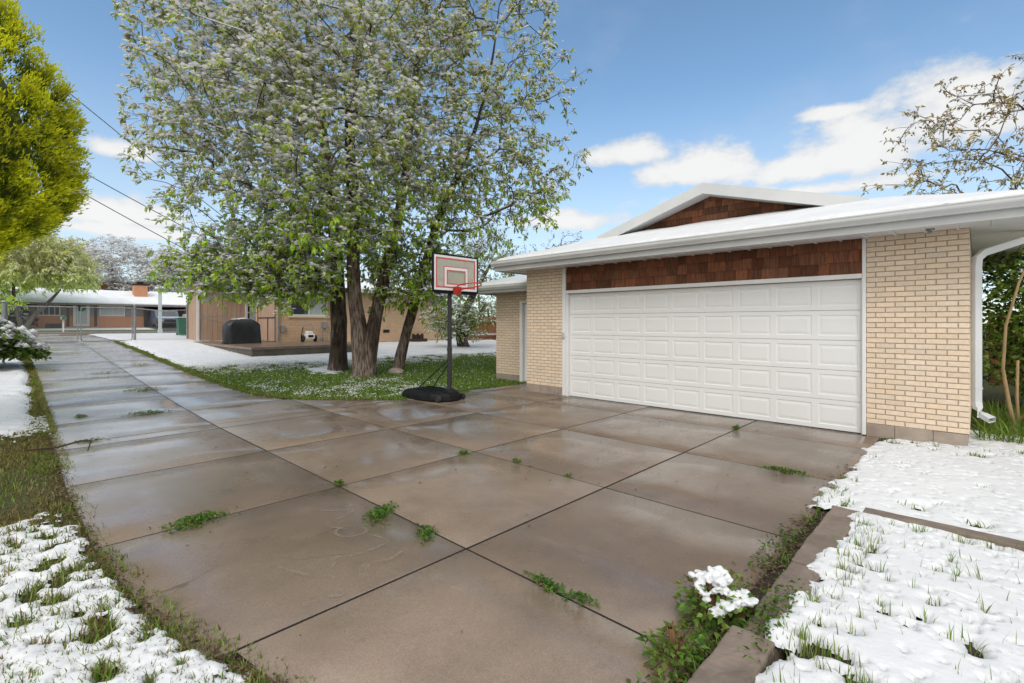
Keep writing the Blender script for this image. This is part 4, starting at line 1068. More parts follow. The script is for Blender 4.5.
# grill under its black cover
GXc, GYc = -21.2, 6.52
grill = thing('covered_grill', 'barbecue grill under a black vinyl cover dusted with snow on the patio', 'grill', (GXc, GYc, PZ))
def cover(mb, n=40):
    lv = [(0.0, 1.03, 1.0), (.12, 1.0, 1.0), (.55, .985, .98), (.80, .97, .95), (.90, .93, .85), (1.02, .78, .62), (1.08, .55, .40), (1.10, .2, .15)]
    vs = []
    for li, (z, sx, sy) in enumerate(lv):
        for k in range(n):
            a = 2 * math.pi * k / n; c, s_ = math.cos(a), math.sin(a)
            px = .36 * sx * math.copysign(abs(c) ** .45, c); py = .78 * sy * math.copysign(abs(s_) ** .45, s_)
            f = 1 + (.045 * math.sin(k * 2.9 + li) + .03 * math.sin(k * 5.3)) * (1 - z / 1.15)
            vs.append((px * f, py * f, z + .02 * math.sin(k * 1.3 + li)))
    vs.append((0, 0, 1.10)); N = len(lv)
    fs = [(i * n + k, i * n + (k + 1) % n, (i + 1) * n + (k + 1) % n, (i + 1) * n + k) for i in range(N - 1) for k in range(n)] + [((N - 1) * n + k, (N - 1) * n + (k + 1) % n, N * n) for k in range(n)]
    mb.add(vs, fs)
mb = MB(); cover(mb); mb.v = [(x * .85, y * .86, z * .9) for x, y, z in mb.v]; mb.build('cover', M['black_tarp'], grill, smooth=True, world=False)
mb = MB()
for sx in (-1, 1):
    for sy in (-1, 1): mb.tube([(sx * .25, sy * .6, 0), (sx * .25, sy * .6, .1)], .03, 8)
mb.each('caster', M['rubber'], grill, world=False)
mb = MB(); mb.lathe([(.42, 1.075), (.36, 1.10), (.2, 1.125), (.05, 1.13)], (0, 0, 0), 18); mb.v = [(x * .5, y * .9 - .05, z * .9 + .012 + .015 * math.sin(9 * y) - .05 * abs(y)) for x, y, z in mb.v]; mb.build('snow_cap', M['leaf_snow'], grill, smooth=True, world=False)

# wheeled washer by the wall
cart = thing('pressure_washer', 'small wheeled white machine with grey folded handle by the brick wall', 'machine', (-21.05, 9.15, PZ))
mb = MB(); mb.b2((-.16, -.18, .12), (.16, .2, .34)); mb.b2((-.12, -.14, .34), (.12, .14, .46)); bd_ = mb.build('body', M['white_paint'], cart, bev=.03, world=False)
mb = MB(); mb.b2((.161, -.1, .2), (.17, .12, .3)); mb.build('control_panel', M['black_plastic'], bd_, world=False)
for y in (-.26, .28):
    mb = MB(); mb.tube([(-.02, y - .03, .15), (-.02, y + .03, .15)], .15, 18); mb.build('wheel', M['rubber'], cart, world=False)
mb = MB(); mb.tube([(-.12, -.2, .15), (-.12, -.2, .72), (-.16, -.16, .78), (-.16, .16, .78), (-.12, .2, .72), (-.12, .2, .15)], .016, 8); mb.tube([(-.1, -.2, .45), (-.1, .2, .45)], .012, 8); mb.build('handle', M['grey_metal'], cart, world=False)
mb = MB(); mb.tube([(.0, -.34, .02), (-.05, -.32, .3), (.02, -.3, .5), (-.1, -.22, .62)], .018, 8); mb.build('hose', M['black_plastic'], cart, world=False)
# log / crate heap at wall foot
mb = MB()
for k in range(5): mb.tube([(-21.3 + .06 * (k % 2), 14.75 + .14 * k, .62 + .03 * (k % 3)), (-21.25, 14.72 + .14 * k, .98 - .06 * (k % 2))], .07, 9)
mb.b2((-21.5, 14.6, .5), (-21.1, 15.5, .72)); tag(mb.build('firewood_heap', M['dark_wood']), 'low heap of grey logs against the house wall', 'firewood')
# stone between the trunks
mb = MB(); mb.lathe([(.16, 0), (.19, .05), (.16, .12), (.08, .16)], (0, 0, 0), 9); mb.v = [(x * 1.7 + random.uniform(-.02, .02) - 11.9, y + random.uniform(-.02, .02) + 7.65, z + .1) for x, y, z in mb.v]
tag(mb.build('stone', M['block'], smooth=False, bev=.02), 'pale flat stone on the grass between the tree trunks', 'stone')

# ================================================================== gate and chain link fence
def chain(mb, o, u, L, z0, z1, sp=.075, r=.0022):
    o, u = Vector(o), Vector(u); Hh = z1 - z0; nrm = Vector((-u.y, u.x, 0))
    k = -Hh
    while k < L:
        for sg in (1, -1):
            if sg == 1: a, b = (k, 0), (k + Hh, Hh)
            else: a, b = (k + Hh, 0), (k, Hh)
            # clip to 0..L
            (xa, za), (xb, zb) = (a, b) if a[0] < b[0] else (b, a)
            if xb <= 0 or xa >= L: continue
            if xa < 0: za = za + (zb - za) * (0 - xa) / (xb - xa); xa = 0
            if xb > L: zb = za + (zb - za) * (L - xa) / (xb - xa); xb = L
            p, q = o + u * xa + Vector((0, 0, z0 + za)), o + u * xb + Vector((0, 0, z0 + zb))
            d = (q - p).normalized(); w = d.cross(nrm) * r
            off = nrm * (.004 * sg)
            mb.add([p - w + off, q - w + off, q + w + off, p + w + off], [(0, 1, 2, 3)])
        k += sp
GXF = -27.0; GZ = terr(GXF) + .03
def gate_leaf(y0, y1, label):
    t = thing('gate_leaf', label, 'gate', (GXF, (y0 + y1) / 2, GZ), group='leaves of the driveway gate')
    mb = MB(); r = .024; c = .09; z0, z1 = GZ + .03, GZ + 1.46
    mb.tube([(GXF, y0 + c, z0), (GXF, y1 - c, z0), (GXF, y1 - c * .3, z0 + c * .3), (GXF, y1, z0 + c), (GXF, y1, z1), (GXF, y0, z1), (GXF, y0, z0 + c), (GXF, y0 + c * .3, z0 + c * .3), (GXF, y0 + c, z0)], r, 8)
    mb.build('frame', M['grey_metal'], t)
    mb = MB(); chain(mb, (GXF, y0 + .02, 0), (0, 1, 0), y1 - y0 - .04, z0, z1); mb.build('chain_link', M['grey_metal'], t, fixn=False)
    return t
gate_leaf(.02, 2.06, 'left leaf of the low chain link driveway gate with grey pipe frame')
gl = gate_leaf(2.16, 3.86, 'right leaf of the chain link driveway gate, nearer the snowy lawn')
mb = MB(); mb.b2((GXF - .05, 2.02, GZ + .62), (GXF + .05, 2.2, GZ + .70)); mb.build('latch', M['grey_paint'], gl)
def post(y, h, r, label, x=GXF):
    t = thing('fence_post', label, 'fence post', (x, y, terr(x)), group='posts of the chain link fence')
    mb = MB(); mb.tube([(x, y, terr(x) - .2), (x, y, terr(x) + h)], r, 10); mb.build('shaft', M['grey_metal'], t)
    mb = MB(); mb.lathe([(r * 1.15, h - .04), (r * 1.2, h), (r * .8, h + .04), (.004, h + .055)], (x, y, terr(x)), 10); mb.build('post_cap', M['grey_metal'], t, smooth=True)
post(3.95, 1.62, .05, 'grey pipe post at the right end of the driveway gate')
post(-.06, 1.65, .075, 'thick grey post at the left end of the driveway gate')
post(-.62, 1.75, .075, 'thick grey post left of the gate behind the snowy bush')
post(5.93, 1.7, .035, 'thin fence post against the corner of the brown siding')
t = thing('chain_link_fence', 'short run of sagging chain link fence between gate post and house corner', 'fence', (GXF, 5, terr(GXF)))
mb = MB(); mb.tube([(GXF, 4.0, GZ + 1.45), (GXF, 4.9, GZ + 1.36), (GXF, 5.9, GZ + 1.42)], .02, 8); mb.build('top_rail', M['grey_metal'], t)
mb = MB(); chain(mb, (GXF, 4.0, 0), (0, 1, 0), 1.9, GZ + .03, GZ + 1.38); mb.build('chain_link', M['grey_metal'], t, fixn=False)
t = thing('swing_rail', 'leaning grey rails standing against the brown siding', 'rail', (-25.0, 6.3, PZ))
mb = MB(); mb.tube([(-25.2, 6.02, 1.85), (-25.2, 7.0, 1.88)], .018, 6); mb.tube([(-25.2, 6.02, 1.78), (-25.2, 6.98, 1.55)], .015, 6); mb.tube([(-25.2, 7.0, PZ), (-25.2, 7.0, 2.05)], .02, 6); mb.tube([(-25.2, 6.15, PZ), (-25.2, 6.15, 1.9)], .02, 6); mb.build('rail_frame', M['grey_paint'], t)

# wooden privacy fence beyond the lawn
fence = thing('wooden_fence', 'brown wooden board fence with snow topped rails beyond the lawn', 'fence', (-21, 22, .5))
mb = MB(); y = 17.4
while y < 31:
    k = random.uniform(.7, 1.2); mb.col = (k, k, k); h = 1.95 + random.uniform(-.03, .03); mb.b2((-21.04, y, .3), (-21.01, y + .14, h)); y += .15
mb.build('board_panel', M['fence_wood'], fence)
mb = MB(); mb.b2((-21.005, 17.4, .75), (-20.95, 31, .85)); mb.b2((-21.005, 17.4, 1.55), (-20.95, 31, 1.65)); mb.each('rail', M['fence_wood'], fence)
mb = MB(); mb.b2((-21.006, 17.4, .852), (-20.945, 31, .90)); mb.b2((-21.006, 17.4, 1.652), (-20.945, 31, 1.70)); mb.b2((-21.06, 17.4, 1.98), (-20.99, 31, 2.04)); mb.each('snow_on_rail', M['snow_far'], fence)
fence2 = thing('board_fence', 'dark weathered board fence behind the shrubs right of the garage', 'fence', (3, 17.5, 0))
mb = MB(); x = .2
while x < 12:
    k = random.uniform(.35, .6); mb.col = (k, k, k); mb.b2((x, 17.5, -.1), (x + .14, 17.53, 1.8 + random.uniform(-.03, .03))); x += .15
mb.build('board_panel', M['fence_wood'], fence2)
mb = MB(); mb.b2((.2, 17.44, .5), (12, 17.498, .6)); mb.b2((.2, 17.44, 1.4), (12, 17.498, 1.5)); mb.each('rail', M['fence_wood'], fence2)

# ================================================================== across the street
FZ = 1.04
fh = thing('ranch_house', 'long orange brick ranch house with snow covered roof across the street', 'house', (-60, 4, FZ))
def fp(name, mat, *boxes, bev=0, parent=fh):
    o = None
    for a, b in boxes:
        mb = MB(); mb.b2(a, b); o = mb.build(name, mat, parent, bev=bev)
    return o
fp('lower_wall', M['far_brick'], ((-68, -9, .6), (-60, 9.5, FZ + 1.15)))
fp('upper_wall', M['grey_siding'], ((-67.98, -8.98, FZ + 1.152), (-60.03, 9.48, FZ + 2.5)))
fp('foundation', M['block'], ((-68.02, -9.02, .5), (-59.97, 9.52, FZ + .12)))
rf = MB(); ex = -58.9; rz0, rz1 = FZ + 2.28, FZ + 3.75
rf.add([(ex, -9.8, rz0), (ex, 13.1, rz0), (-64, 11.6, rz1), (-64, -8.6, rz1), (-69, 13.1, rz0), (-69, -9.8, rz0),
        (ex, -9.8, rz0 - .16), (ex, 13.1, rz0 - .16), (-69, 13.1, rz0 - .16), (-69, -9.8, rz0 - .16)],
       [(0, 1, 2, 3), (3, 2, 4, 5), (0, 3, 5), (1, 4, 2), (6, 9, 8, 7), (0, 6, 7, 1), (1, 7, 8, 4), (4, 8, 9, 5), (5, 9, 6, 0)])
frf = rf.build('roof', M['grey_siding'], fh)
rs = MB(); rs.add([(ex + .02, -9.85, rz0 + .02), (ex + .02, 13.15, rz0 + .02), (-64, 11.65, rz1 + .09), (-64, -8.65, rz1 + .09), (ex + .02, -9.85, rz0 + .10), (ex + .02, 13.15, rz0 + .10), (-69, 13.1, rz0 + .05), (-69, -9.8, rz0 + .05)], [(4, 5, 2, 3), (0, 1, 5, 4), (3, 2, 6, 7), (1, 6, 2), (4, 3, 7)])
rs.build('roof_snow', M['snow_far'], frf)
fp('chimney', M['far_brick'], ((-62.9, 9.0, FZ + 2.6), (-61.7, 10.1, FZ + 4.35)), parent=frf)
fp('chimney_cap', M['dark_void'], ((-62.95, 8.95, FZ + 4.36), (-61.65, 10.15, FZ + 4.5)), ((-62.6, 9.3, FZ + 4.5), (-62.0, 9.8, FZ + 4.75)), parent=frf)
def fwin(y0, y1, z0, z1, shut=True, mull=1):
    mb = MB(); t = .08; x0, x1 = -60.04, -59.95
    mb.b2((x0, y0, z0), (x1, y1, z0 + t)); mb.b2((x0, y0, z1 - t), (x1, y1, z1)); mb.b2((x0, y0, z0 + t), (x1, y0 + t, z1 - t)); mb.b2((x0, y1 - t, z0 + t), (x1, y1, z1 - t))
    for k in range(mull): 
        yc = y0 + (y1 - y0) * (k + 1) / (mull + 1); mb.b2((x0, yc - .02, z0 + t), (x1 - .01, yc + .02, z1 - t))
    w = mb.build('window', M['white_paint'], fh)
    fp('pane', M['pane'] if mull > 1 else M['curtain'], ((-60.02, y0 + t, z0 + t), (-59.985, y1 - t, z1 - t)), parent=w)
    if shut: fp('shutter', M['grey_paint'], ((-60.02, y0 - .75, z0), (-59.94, y0 - .02, z1)), ((-60.02, y1 + .02, z0), (-59.94, y1 + .75, z1)), parent=w)
fwin(6.1, 8.0, FZ + 1.16, FZ + 2.15, True, 1)
fwin(1.9, 3.4, FZ + 1.16, FZ + 2.1, False, 3)
fdr = fp('front_door', M['white_paint'], ((-60.02, 4.25, FZ + .2), (-59.9, 5.4, FZ + 2.25)))
fp('door_glass', M['curtain'], ((-59.9, 4.43, FZ + .4), (-59.885, 5.22, FZ + 2.1)), parent=fdr)
mb = MB(); mb.lathe([(.12, -.06), (.3, -.04), (.34, 0), (.3, .04), (.12, .06)], (-59.83, 4.82, FZ + 1.9), 14, Matrix.Rotation(math.radians(90), 3, 'Y')); mb.build('door_wreath', M['green_plastic'], fdr)
for y in (3.85, 5.75): fp('porch_post', M['dark_wood'], ((-59.25, y - .1, FZ + .05), (-59.05, y + .1, rz0 - .16)))
fp('porch_step', M['block'], ((-59.8, 3.7, .6), (-58.8, 6.0, FZ + .16)))
fp('planter', M['dark_wood'], ((-59.6, 2.4, .9), (-59.2, 3.4, FZ + .45)), bev=.03)
fp('carport_shade_back', M['dark_void'], ((-62.2, 9.55, .7), (-62.0, 13.0, rz0 - .17)))  # near-black sheet added behind the truck to stand in for interior shade
fp('carport_floor', M['asphalt'], ((-66, 9.6, .8), (-56.6, 13.0, FZ + .12)))
fp('carport_shade_side', M['dark_void'], ((-61.9, 12.95, FZ), (-59.6, 13.05, rz0 - .17)))  # near-black sheet added to darken the carport from the side
fp('carport_post', M['dark_wood'], ((-59.3, 12.75, .7), (-59.1, 12.95, rz0 - .17)), ((-60.2, 9.53, .7), (-60.0, 9.75, rz0 - .17)))
# buildings further back
def back_house(name, label, x, y0, y1, zt, roofz):
    t = thing(name, label, 'house', (x, (y0 + y1) / 2, terr(x)))
    mb = MB(); mb.b2((x - 9, y0, terr(x) - .5), (x, y1, zt)); mb.build('wall', M['far_brick'] if 'brick' in label else M['grey_siding'], t)
    mb = MB(); mb.add([(x + .6, y0 - .5, zt), (x + .6, y1 + .5, zt), (x - 4.5, y1 + .5, roofz), (x - 4.5, y0 - .5, roofz), (x - 9.6, y1 + .5, zt), (x - 9.6, y0 - .5, zt)], [(0, 1, 2, 3), (3, 2, 4, 5), (0, 3, 5), (1, 4, 2), (0, 5, 4, 1)]); mb.build('roof', M['snow_far'], t)
    mb = MB(); yy = y0 + 1.2
    while yy < y1 - 2: mb.b2((x, yy, zt - 1.7), (x + .05, yy + 1.2, zt - .5)); yy += 3.2
    mb.each('window', M['pane'], t)
back_house('brick_house', 'tall red brick house rising behind the snowy roof of the ranch house', -88, 6.5, 15.5, 7.4, 8.1)
back_house('neighbour_house', 'red brick house seen behind the carport at the right', -72, 13.2, 26, 4.0, 5.6)
back_house('side_house', 'grey sided snowy roofed house far left across the street', -66, -30, -14, 3.6, 5.4)

# pickup in the carport, facing the street
def vehicle(name, label, cat, loc, paint, L=5.0, W_=1.9, Hh=1.85, pickup=True):
    t = thing(name, label, cat, loc)
    mb = MB()
    prof = [(0, .45), (0, .95), (-.15, 1.05), (-1.35, 1.12), (-1.95, 1.72), (-2.2, Hh), (-3.3, Hh), (-3.6, 1.7), (-3.75, 1.12), (-L, 1.10), (-L, .45)] if pickup else \
           [(0, .40), (0, .80), (-.2, .92), (-1.2, 1.02), (-1.9, 1.50), (-3.2, 1.52), (-4.0, 1.08), (-L, 1.0), (-L, .40)]
    mb.prism(prof, (0, -W_ / 2, 0), (1, 0, 0), (0, 0, 1), (0, W_, 0)); body = mb.build('body', paint, t, bev=.05, world=False)
    mb = MB(); zt = Hh - .08 if pickup else 1.47
    a, b = ((-1.36, 1.17), (-1.93, zt - .1)) if pickup else ((-1.22, 1.06), (-1.88, 1.47))
    mb.add([(a[0] + .03, -W_ / 2 + .15, a[1]), (a[0] + .03, W_ / 2 - .15, a[1]), (b[0] + .03, W_ / 2 - .25, b[1]), (b[0] + .03, -W_ / 2 + .25, b[1])], [(0, 1, 2, 3)])
    mb.build('windscreen', M['pane'], body, world=False)
    for x in (-.85, -L + .95):
        for y in (-W_ / 2 + .08, W_ / 2 - .08):
            mb = MB(); mb.tube([(x, y - .11, .38), (x, y + .11, .38)], .38, 18); w = mb.build('wheel', M['rubber'], t, world=False)
            mb = MB(); mb.tube([(x, y - .115, .38), (x, y + .115, .38)], .2, 12); mb.build('wheel_rim', M['chrome'], w, world=False)
    for y in (-W_ / 2 + .22, W_ / 2 - .22):
        mb = MB(); mb.b2((.0, y - .17, .74), (.03, y + .17, .90)); mb.build('headlight', M['chrome'], t, world=False)
    mb = MB(); mb.b2((.001, -W_ / 2 + .42, .66), (.035, W_ / 2 - .42, .92)); mb.build('grille', M['black_plastic'], t, world=False)
    mb = MB(); mb.b2((-.1, -W_ / 2 - .02, .42), (.08, W_ / 2 + .02, .60)); mb.build('bumper', M['black_plastic'], t, bev=.02, world=False)
    mb = MB(); mb.b2((-1.3, -W_ / 2 + .1, 1.10), (-.25, W_ / 2 - .1, 1.18)); mb.v = [(x, y, z - (.04 if x > -.5 else 0)) for x, y, z in mb.v]; mb.build('hood_snow', M['snow_far'], t, bev=.03, world=False)
    return t
vehicle('pickup_truck', 'dark blue pickup truck with snow on its hood parked under the carport', 'pickup', (-55.6, 10.9, .97), M['truck_blue'])
sc_ = vehicle('parked_car', 'car buried in snow parked right of the carport', 'car', (-55.5, 13.4, terr(-56)), M['white_paint'], 4.6, 1.8, 1.5, False)
tarp = thing('covered_heap', 'dark tarpaulin covered heap standing in the carport', 'tarpaulin', (-60.2, 10.3, FZ - .05))
mb = MB(); mb.lathe([(.9, 0), (.85, .6), (.6, 1.15), (.35, 1.3), (.1, 1.34)], (0, 0, 0), 14); mb.v = [(x * (1 + .1 * math.sin(7 * y)), y * .8, z + .08 * math.sin(5 * x)) for x, y, z in mb.v]; mb.build('cover', M['black_tarp'], tarp, world=False, smooth=True)
mb = MB(); mb.b2((-.3, -.2, 1.28), (.3, .25, 1.38)); mb.build('snow_cap', M['snow_far'], tarp, world=False, bev=.03)
# wheelie bins
def bin_(loc, mat, label):
    t = thing('wheelie_bin', label, 'bin', loc, group='bins beside the snowy yard')
    mb = MB(); vs = []
    for z, a, b in ((.08, .22, .24), (.95, .29, .30), (1.0, .31, .32)): vs += [(-a, -b, z), (a, -b, z), (a, b, z), (-a, b, z)]
    mb.add(vs, [(0, 1, 2, 3)] + [(4 * i + k, 4 * i + (k + 1) % 4, 4 * i + 4 + (k + 1) % 4, 4 * i + 4 + k) for i in range(2) for k in range(4)]); b_ = mb.build('body', mat, t, bev=.02, world=False)
    mb = MB(); mb.b2((-.33, -.33, 1.0), (.33, .33, 1.06)); mb.build('lid', mat, t, bev=.02, world=False)
    mb = MB(); mb.b2((-.30, -.30, 1.062), (.30, .30, 1.10)); mb.build('snow_cap', M['snow_far'], t, bev=.02, world=False)
    for y in (-.24, .24):
        mb = MB(); mb.tube([(-.24, y - .03, .1), (-.24, y + .03, .1)], .1, 12); mb.build('wheel', M['rubber'], t, world=False)
    mb = MB(); mb.tube([(-.36, -.25, .96), (-.36, .25, .96)], .015, 6); mb.build('handle', mat, t, world=False)
bin_((-33.0, 7.05, terr(-33) + .02), M['green_plastic'], 'green wheelie bin with snow on its lid')
bin_((-33.6, 7.75, terr(-33) + .02), M['black_plastic'], 'black wheelie bin half hidden behind the green one')
# mailbox
mbx = thing('mailbox', 'white post mailbox with dark front by the far kerb', 'mailbox', (-51.6, 3.09, terr(-51.6)))
mb = MB(); mb.b2((-.05, -.05, 0), (.05, .05, 1.05)); mb.build('post', M['white_paint'], mbx, world=False)
mb = MB(); mb.prism([(-.14, 0), (.14, 0), (.14, .18), (.10, .27), (0, .31), (-.10, .27), (-.14, .18)], (-.28, 0, 1.05), (0, 1, 0), (0, 0, 1), (.56, 0, 0)); bx_ = mb.build('box', M['white_paint'], mbx, world=False)
mb = MB(); mb.b2((.281, -.12, 1.06), (.29, .12, 1.33)); mb.build('box_door', M['green_plastic'], bx_, world=False)
# pale post by the street
lp = thing('yard_post', 'thick pale post with a small snow topped head beside the street', 'post', (-39.6, 7.15, terr(-39.6)))
mb = MB(); mb.b2((-.085, -.09, 0), (.085, .09, 2.85)); mb.b2((-.12, -.12, 0), (.12, .12, .35)); mb.build('shaft', M['curtain'], lp, world=False, bev=.015)
mb = MB(); mb.lathe([(.10, 2.851), (.26, 2.90), (.30, 3.02), (.16, 3.1)], (0, 0, 0), 10); hd = mb.build('head', M['grey_paint'], lp, world=False)
mb = MB(); mb.lathe([(.31, 3.06), (.30, 3.12), (.18, 3.2), (.03, 3.23)], (0, 0, 0), 10); mb.build('snow_cap', M['snow_far'], hd, world=False, smooth=True)

# overhead cables
def cable(label, a, b, sag):
    a, b = Vector(a), Vector(b); mb = MB(); pts = []
    for i in range(25):
        t_ = i / 24; p = a.lerp(b, t_); p.z -= sag * 4 * t_ * (1 - t_); pts.append(p)
    mb.tube(pts, .016, 6); return tag(mb.build('overhead_cable', M['cable']), label, 'cable', 'overhead cables between cypress and maple')
CABLES = []
# ================================================================== trees and shrubs
LAT = np.array([.722, .692, 0.]); DEP = np.array([-.692, .722, 0.]); UPV = np.array([0, 0, 1.])
def ell_pts(c, r, n, rng, shell=.5, mind=.3, zmin=-1e9, zmax=1e9):
    out = []; tries = 0
    c = np.array(c)
    while len(out) < n and tries < n * 14:
        tries += 1
        v = rng.normal(size=3); v /= np.linalg.norm(v)
        v = v * (rng.random() ** (1 / 3 if rng.random() > shell else .12))
        w = 1 + .22 * math.sin(3.1 * v[0] + 5 * v[2] + c[0]) * math.cos(4.3 * v[1] - 2 * v[2])
        p = c + (LAT * v[0] * r[0] + DEP * v[1] * r[1] + UPV * v[2] * r[2]) * w
        if p[2] < zmin or p[2] > zmax: continue
        if out and np.min(np.sum((np.array(out) - p) ** 2, 1)) < mind * mind: continue
        out.append(p)
    return np.array(out)

def skeleton(trunks, targets, rng, minh=1.6, r0=.0085, step=.38, rise=.4, wob=.05, expo=2.3):
    P = []; PAR = []; TR = []; 
    for ti, (pts, rad) in enumerate(trunks):
        pts = [np.array(p, float) for p in pts]; prev = -1
        for i in range(len(pts) - 1):
            m = max(1, int(np.linalg.norm(pts[i + 1] - pts[i]) / .3))
            for k in range(m + (1 if i == len(pts) - 2 else 0)):
                t = k / m; P.append(pts[i] * (1 - t) + pts[i + 1] * t); PAR.append(prev); TR.append(rad[i] * (1 - t) + rad[i + 1] * t); prev = len(P) - 1
    NT = len(P); zb = min(p[2] for p in P)
    A = np.zeros((60000, 3)); A[:NT] = P
    tr = A[:NT]
    d0 = np.array([np.min(np.sum((tr[:, :2] - t[:2]) ** 2, 1)) for t in targets])
    order = np.argsort(d0); ends = []
    block = tr[:, 2] < zb + minh
    N = NT
    for oi in order:
        q = targets[oi]; nd_ = A[:N]
        dv = q - nd_; d = np.sqrt((dv ** 2).sum(1)); hd = np.sqrt((dv[:, :2] ** 2).sum(1))
        cost = d + .55 * np.abs(nd_[:, 2] - (q[2] - rise * hd)) + .3 * np.maximum(0, nd_[:, 2] - q[2])
        cost[:NT][block] += 50
        cost[:NT] += .12 * hd[:NT]
        b = int(np.argmin(cost)); p = nd_[b].copy(); L = np.linalg.norm(q - p)
        m = max(2, int(L / step)); 
        pd = p - A[PAR[b]] if PAR[b] >= 0 else np.array([0, 0, .3])
        pd = pd / (np.linalg.norm(pd) + 1e-9)
        dirq = (q - p) / (L + 1e-9)
        c1 = p + (pd * .35 + dirq * .8 + UPV * .18) * L * .4
        prev = b
        for k in range(1, m + 1):
            t = k / m; x = p * (1 - t) ** 2 + 2 * c1 * t * (1 - t) + q * t * t
            if k < m: x = x + rng.normal(0, wob, 3) * min(1, L)
            A[N] = x; PAR.append(prev); TR.append(0); prev = N; N += 1
        ends.append(prev)
    P = A[:N]; W = np.zeros(N)
    leafs = np.zeros(N, bool); leafs[ends] = True
    hasc = np.zeros(N, bool)
    for i in range(N):
        if PAR[i] >= 0: hasc[PAR[i]] = True
    R = np.zeros(N)
    for i in range(N - 1, -1, -1):
        R[i] = max(r0, W[i] ** (1 / expo))
        if i < NT: R[i] = max(TR[i], .01)
        if PAR[i] >= 0: W[PAR[i]] += R[i] ** expo if i >= NT else 0
    return P, PAR, R, NT, ends

def sk_mesh(P, PAR, R, NT, mb, snow=None, rng=None, snow_p=.6, rmax=.12):
    N = len(P); kids = {}
    for i in range(NT, N): kids.setdefault(PAR[i], []).append(i)
    starts = [(PAR[i], i) for i in range(NT, N) if PAR[i] < NT]
    while starts:
        a, i = starts.pop(); chain_ = [a, i]
        while True:
            ch = kids.get(chain_[-1], [])
            if not ch: break
            ch = sorted(ch, key=lambda j: -R[j])
            for j in ch[1:]: starts.append((chain_[-1], j))
            chain_.append(ch[0])
        rr = [min(R[j], rmax) for j in chain_]; rr[0] = min(rr[1] * 1.25, max(rr[0], rr[1])); 
        rm = max(rr); n = 4 if rm < .012 else 5 if rm < .035 else 8
        mb.tube([P[j] for j in chain_], rr, n, cap=False)
        if snow is not None:
            run = []
            for k, j in enumerate(chain_):
                ok = rr[k] < .07 and rng.random() < snow_p
                if k: 
                    v = P[j] - P[chain_[k - 1]]; ok = ok and abs(v[2]) < .8 * np.linalg.norm(v)
                if ok: run.append((P[j] + UPV * (rr[k] * .75 + .004), rr[k] * .8 + .009))
                else:
                    if len(run) > 1: snow.tube([r[0] for r in run], [r[1] for r in run], 5)
                    run = []
            if len(run) > 1: snow.tube([r[0] for r in run], [r[1] for r in run], 5)

def trunk_mesh(mb, pts, rad, n=18, flare=0.0, rng=None, seed=0):
    pts = [Vector(p) for p in pts]
    # resample with catmull-rom
    Q = []; Rr = []
    PP = [2 * pts[0] - pts[1]] + pts + [2 * pts[-1] - pts[-2]]
    for i in range(1, len(PP) - 2):
        for k in range(7):
            t = k / 7; a, b, c, d = PP[i - 1:i + 3]
            Q.append(.5 * ((2 * b) + (c - a) * t + (2 * a - 5 * b + 4 * c - d) * t * t + (3 * b - a - 3 * c + d) * t ** 3)); Rr.append(rad[i - 1] * (1 - t) + rad[i] * t)
    Q.append(pts[-1]); Rr.append(rad[-1])
    base = len(mb.v)
    z0 = pts[0].z
    Rr = [r * (1 + flare * math.exp(-(q.z - z0) / .22)) for q, r in zip(Q, Rr)]
    mb.tube(Q, Rr, n, cap=False)
    for i in range(len(Q)):
        for k in range(n):
            v = Vector(mb.v[base + i * n + k]); c = Q[i]; o = v - c
            a = 2 * math.pi * k / n
            f = 1 + .16 * (mnoise.noise(Vector((math.cos(a) * 1.6 + seed, math.sin(a) * 1.6, v.z * .8))) ) + .07 * mnoise.noise(Vector((math.cos(a) * 4 + seed, math.sin(a) * 4, v.z * 2.2)))
            f += flare * .35 * math.exp(-(q_z(v.z, z0)) / .25) * math.sin(a * 4 + seed)
            mb.v[base + i * n + k] = tuple(c + o * f)
def q_z(z, z0): return max(0, z - z0)

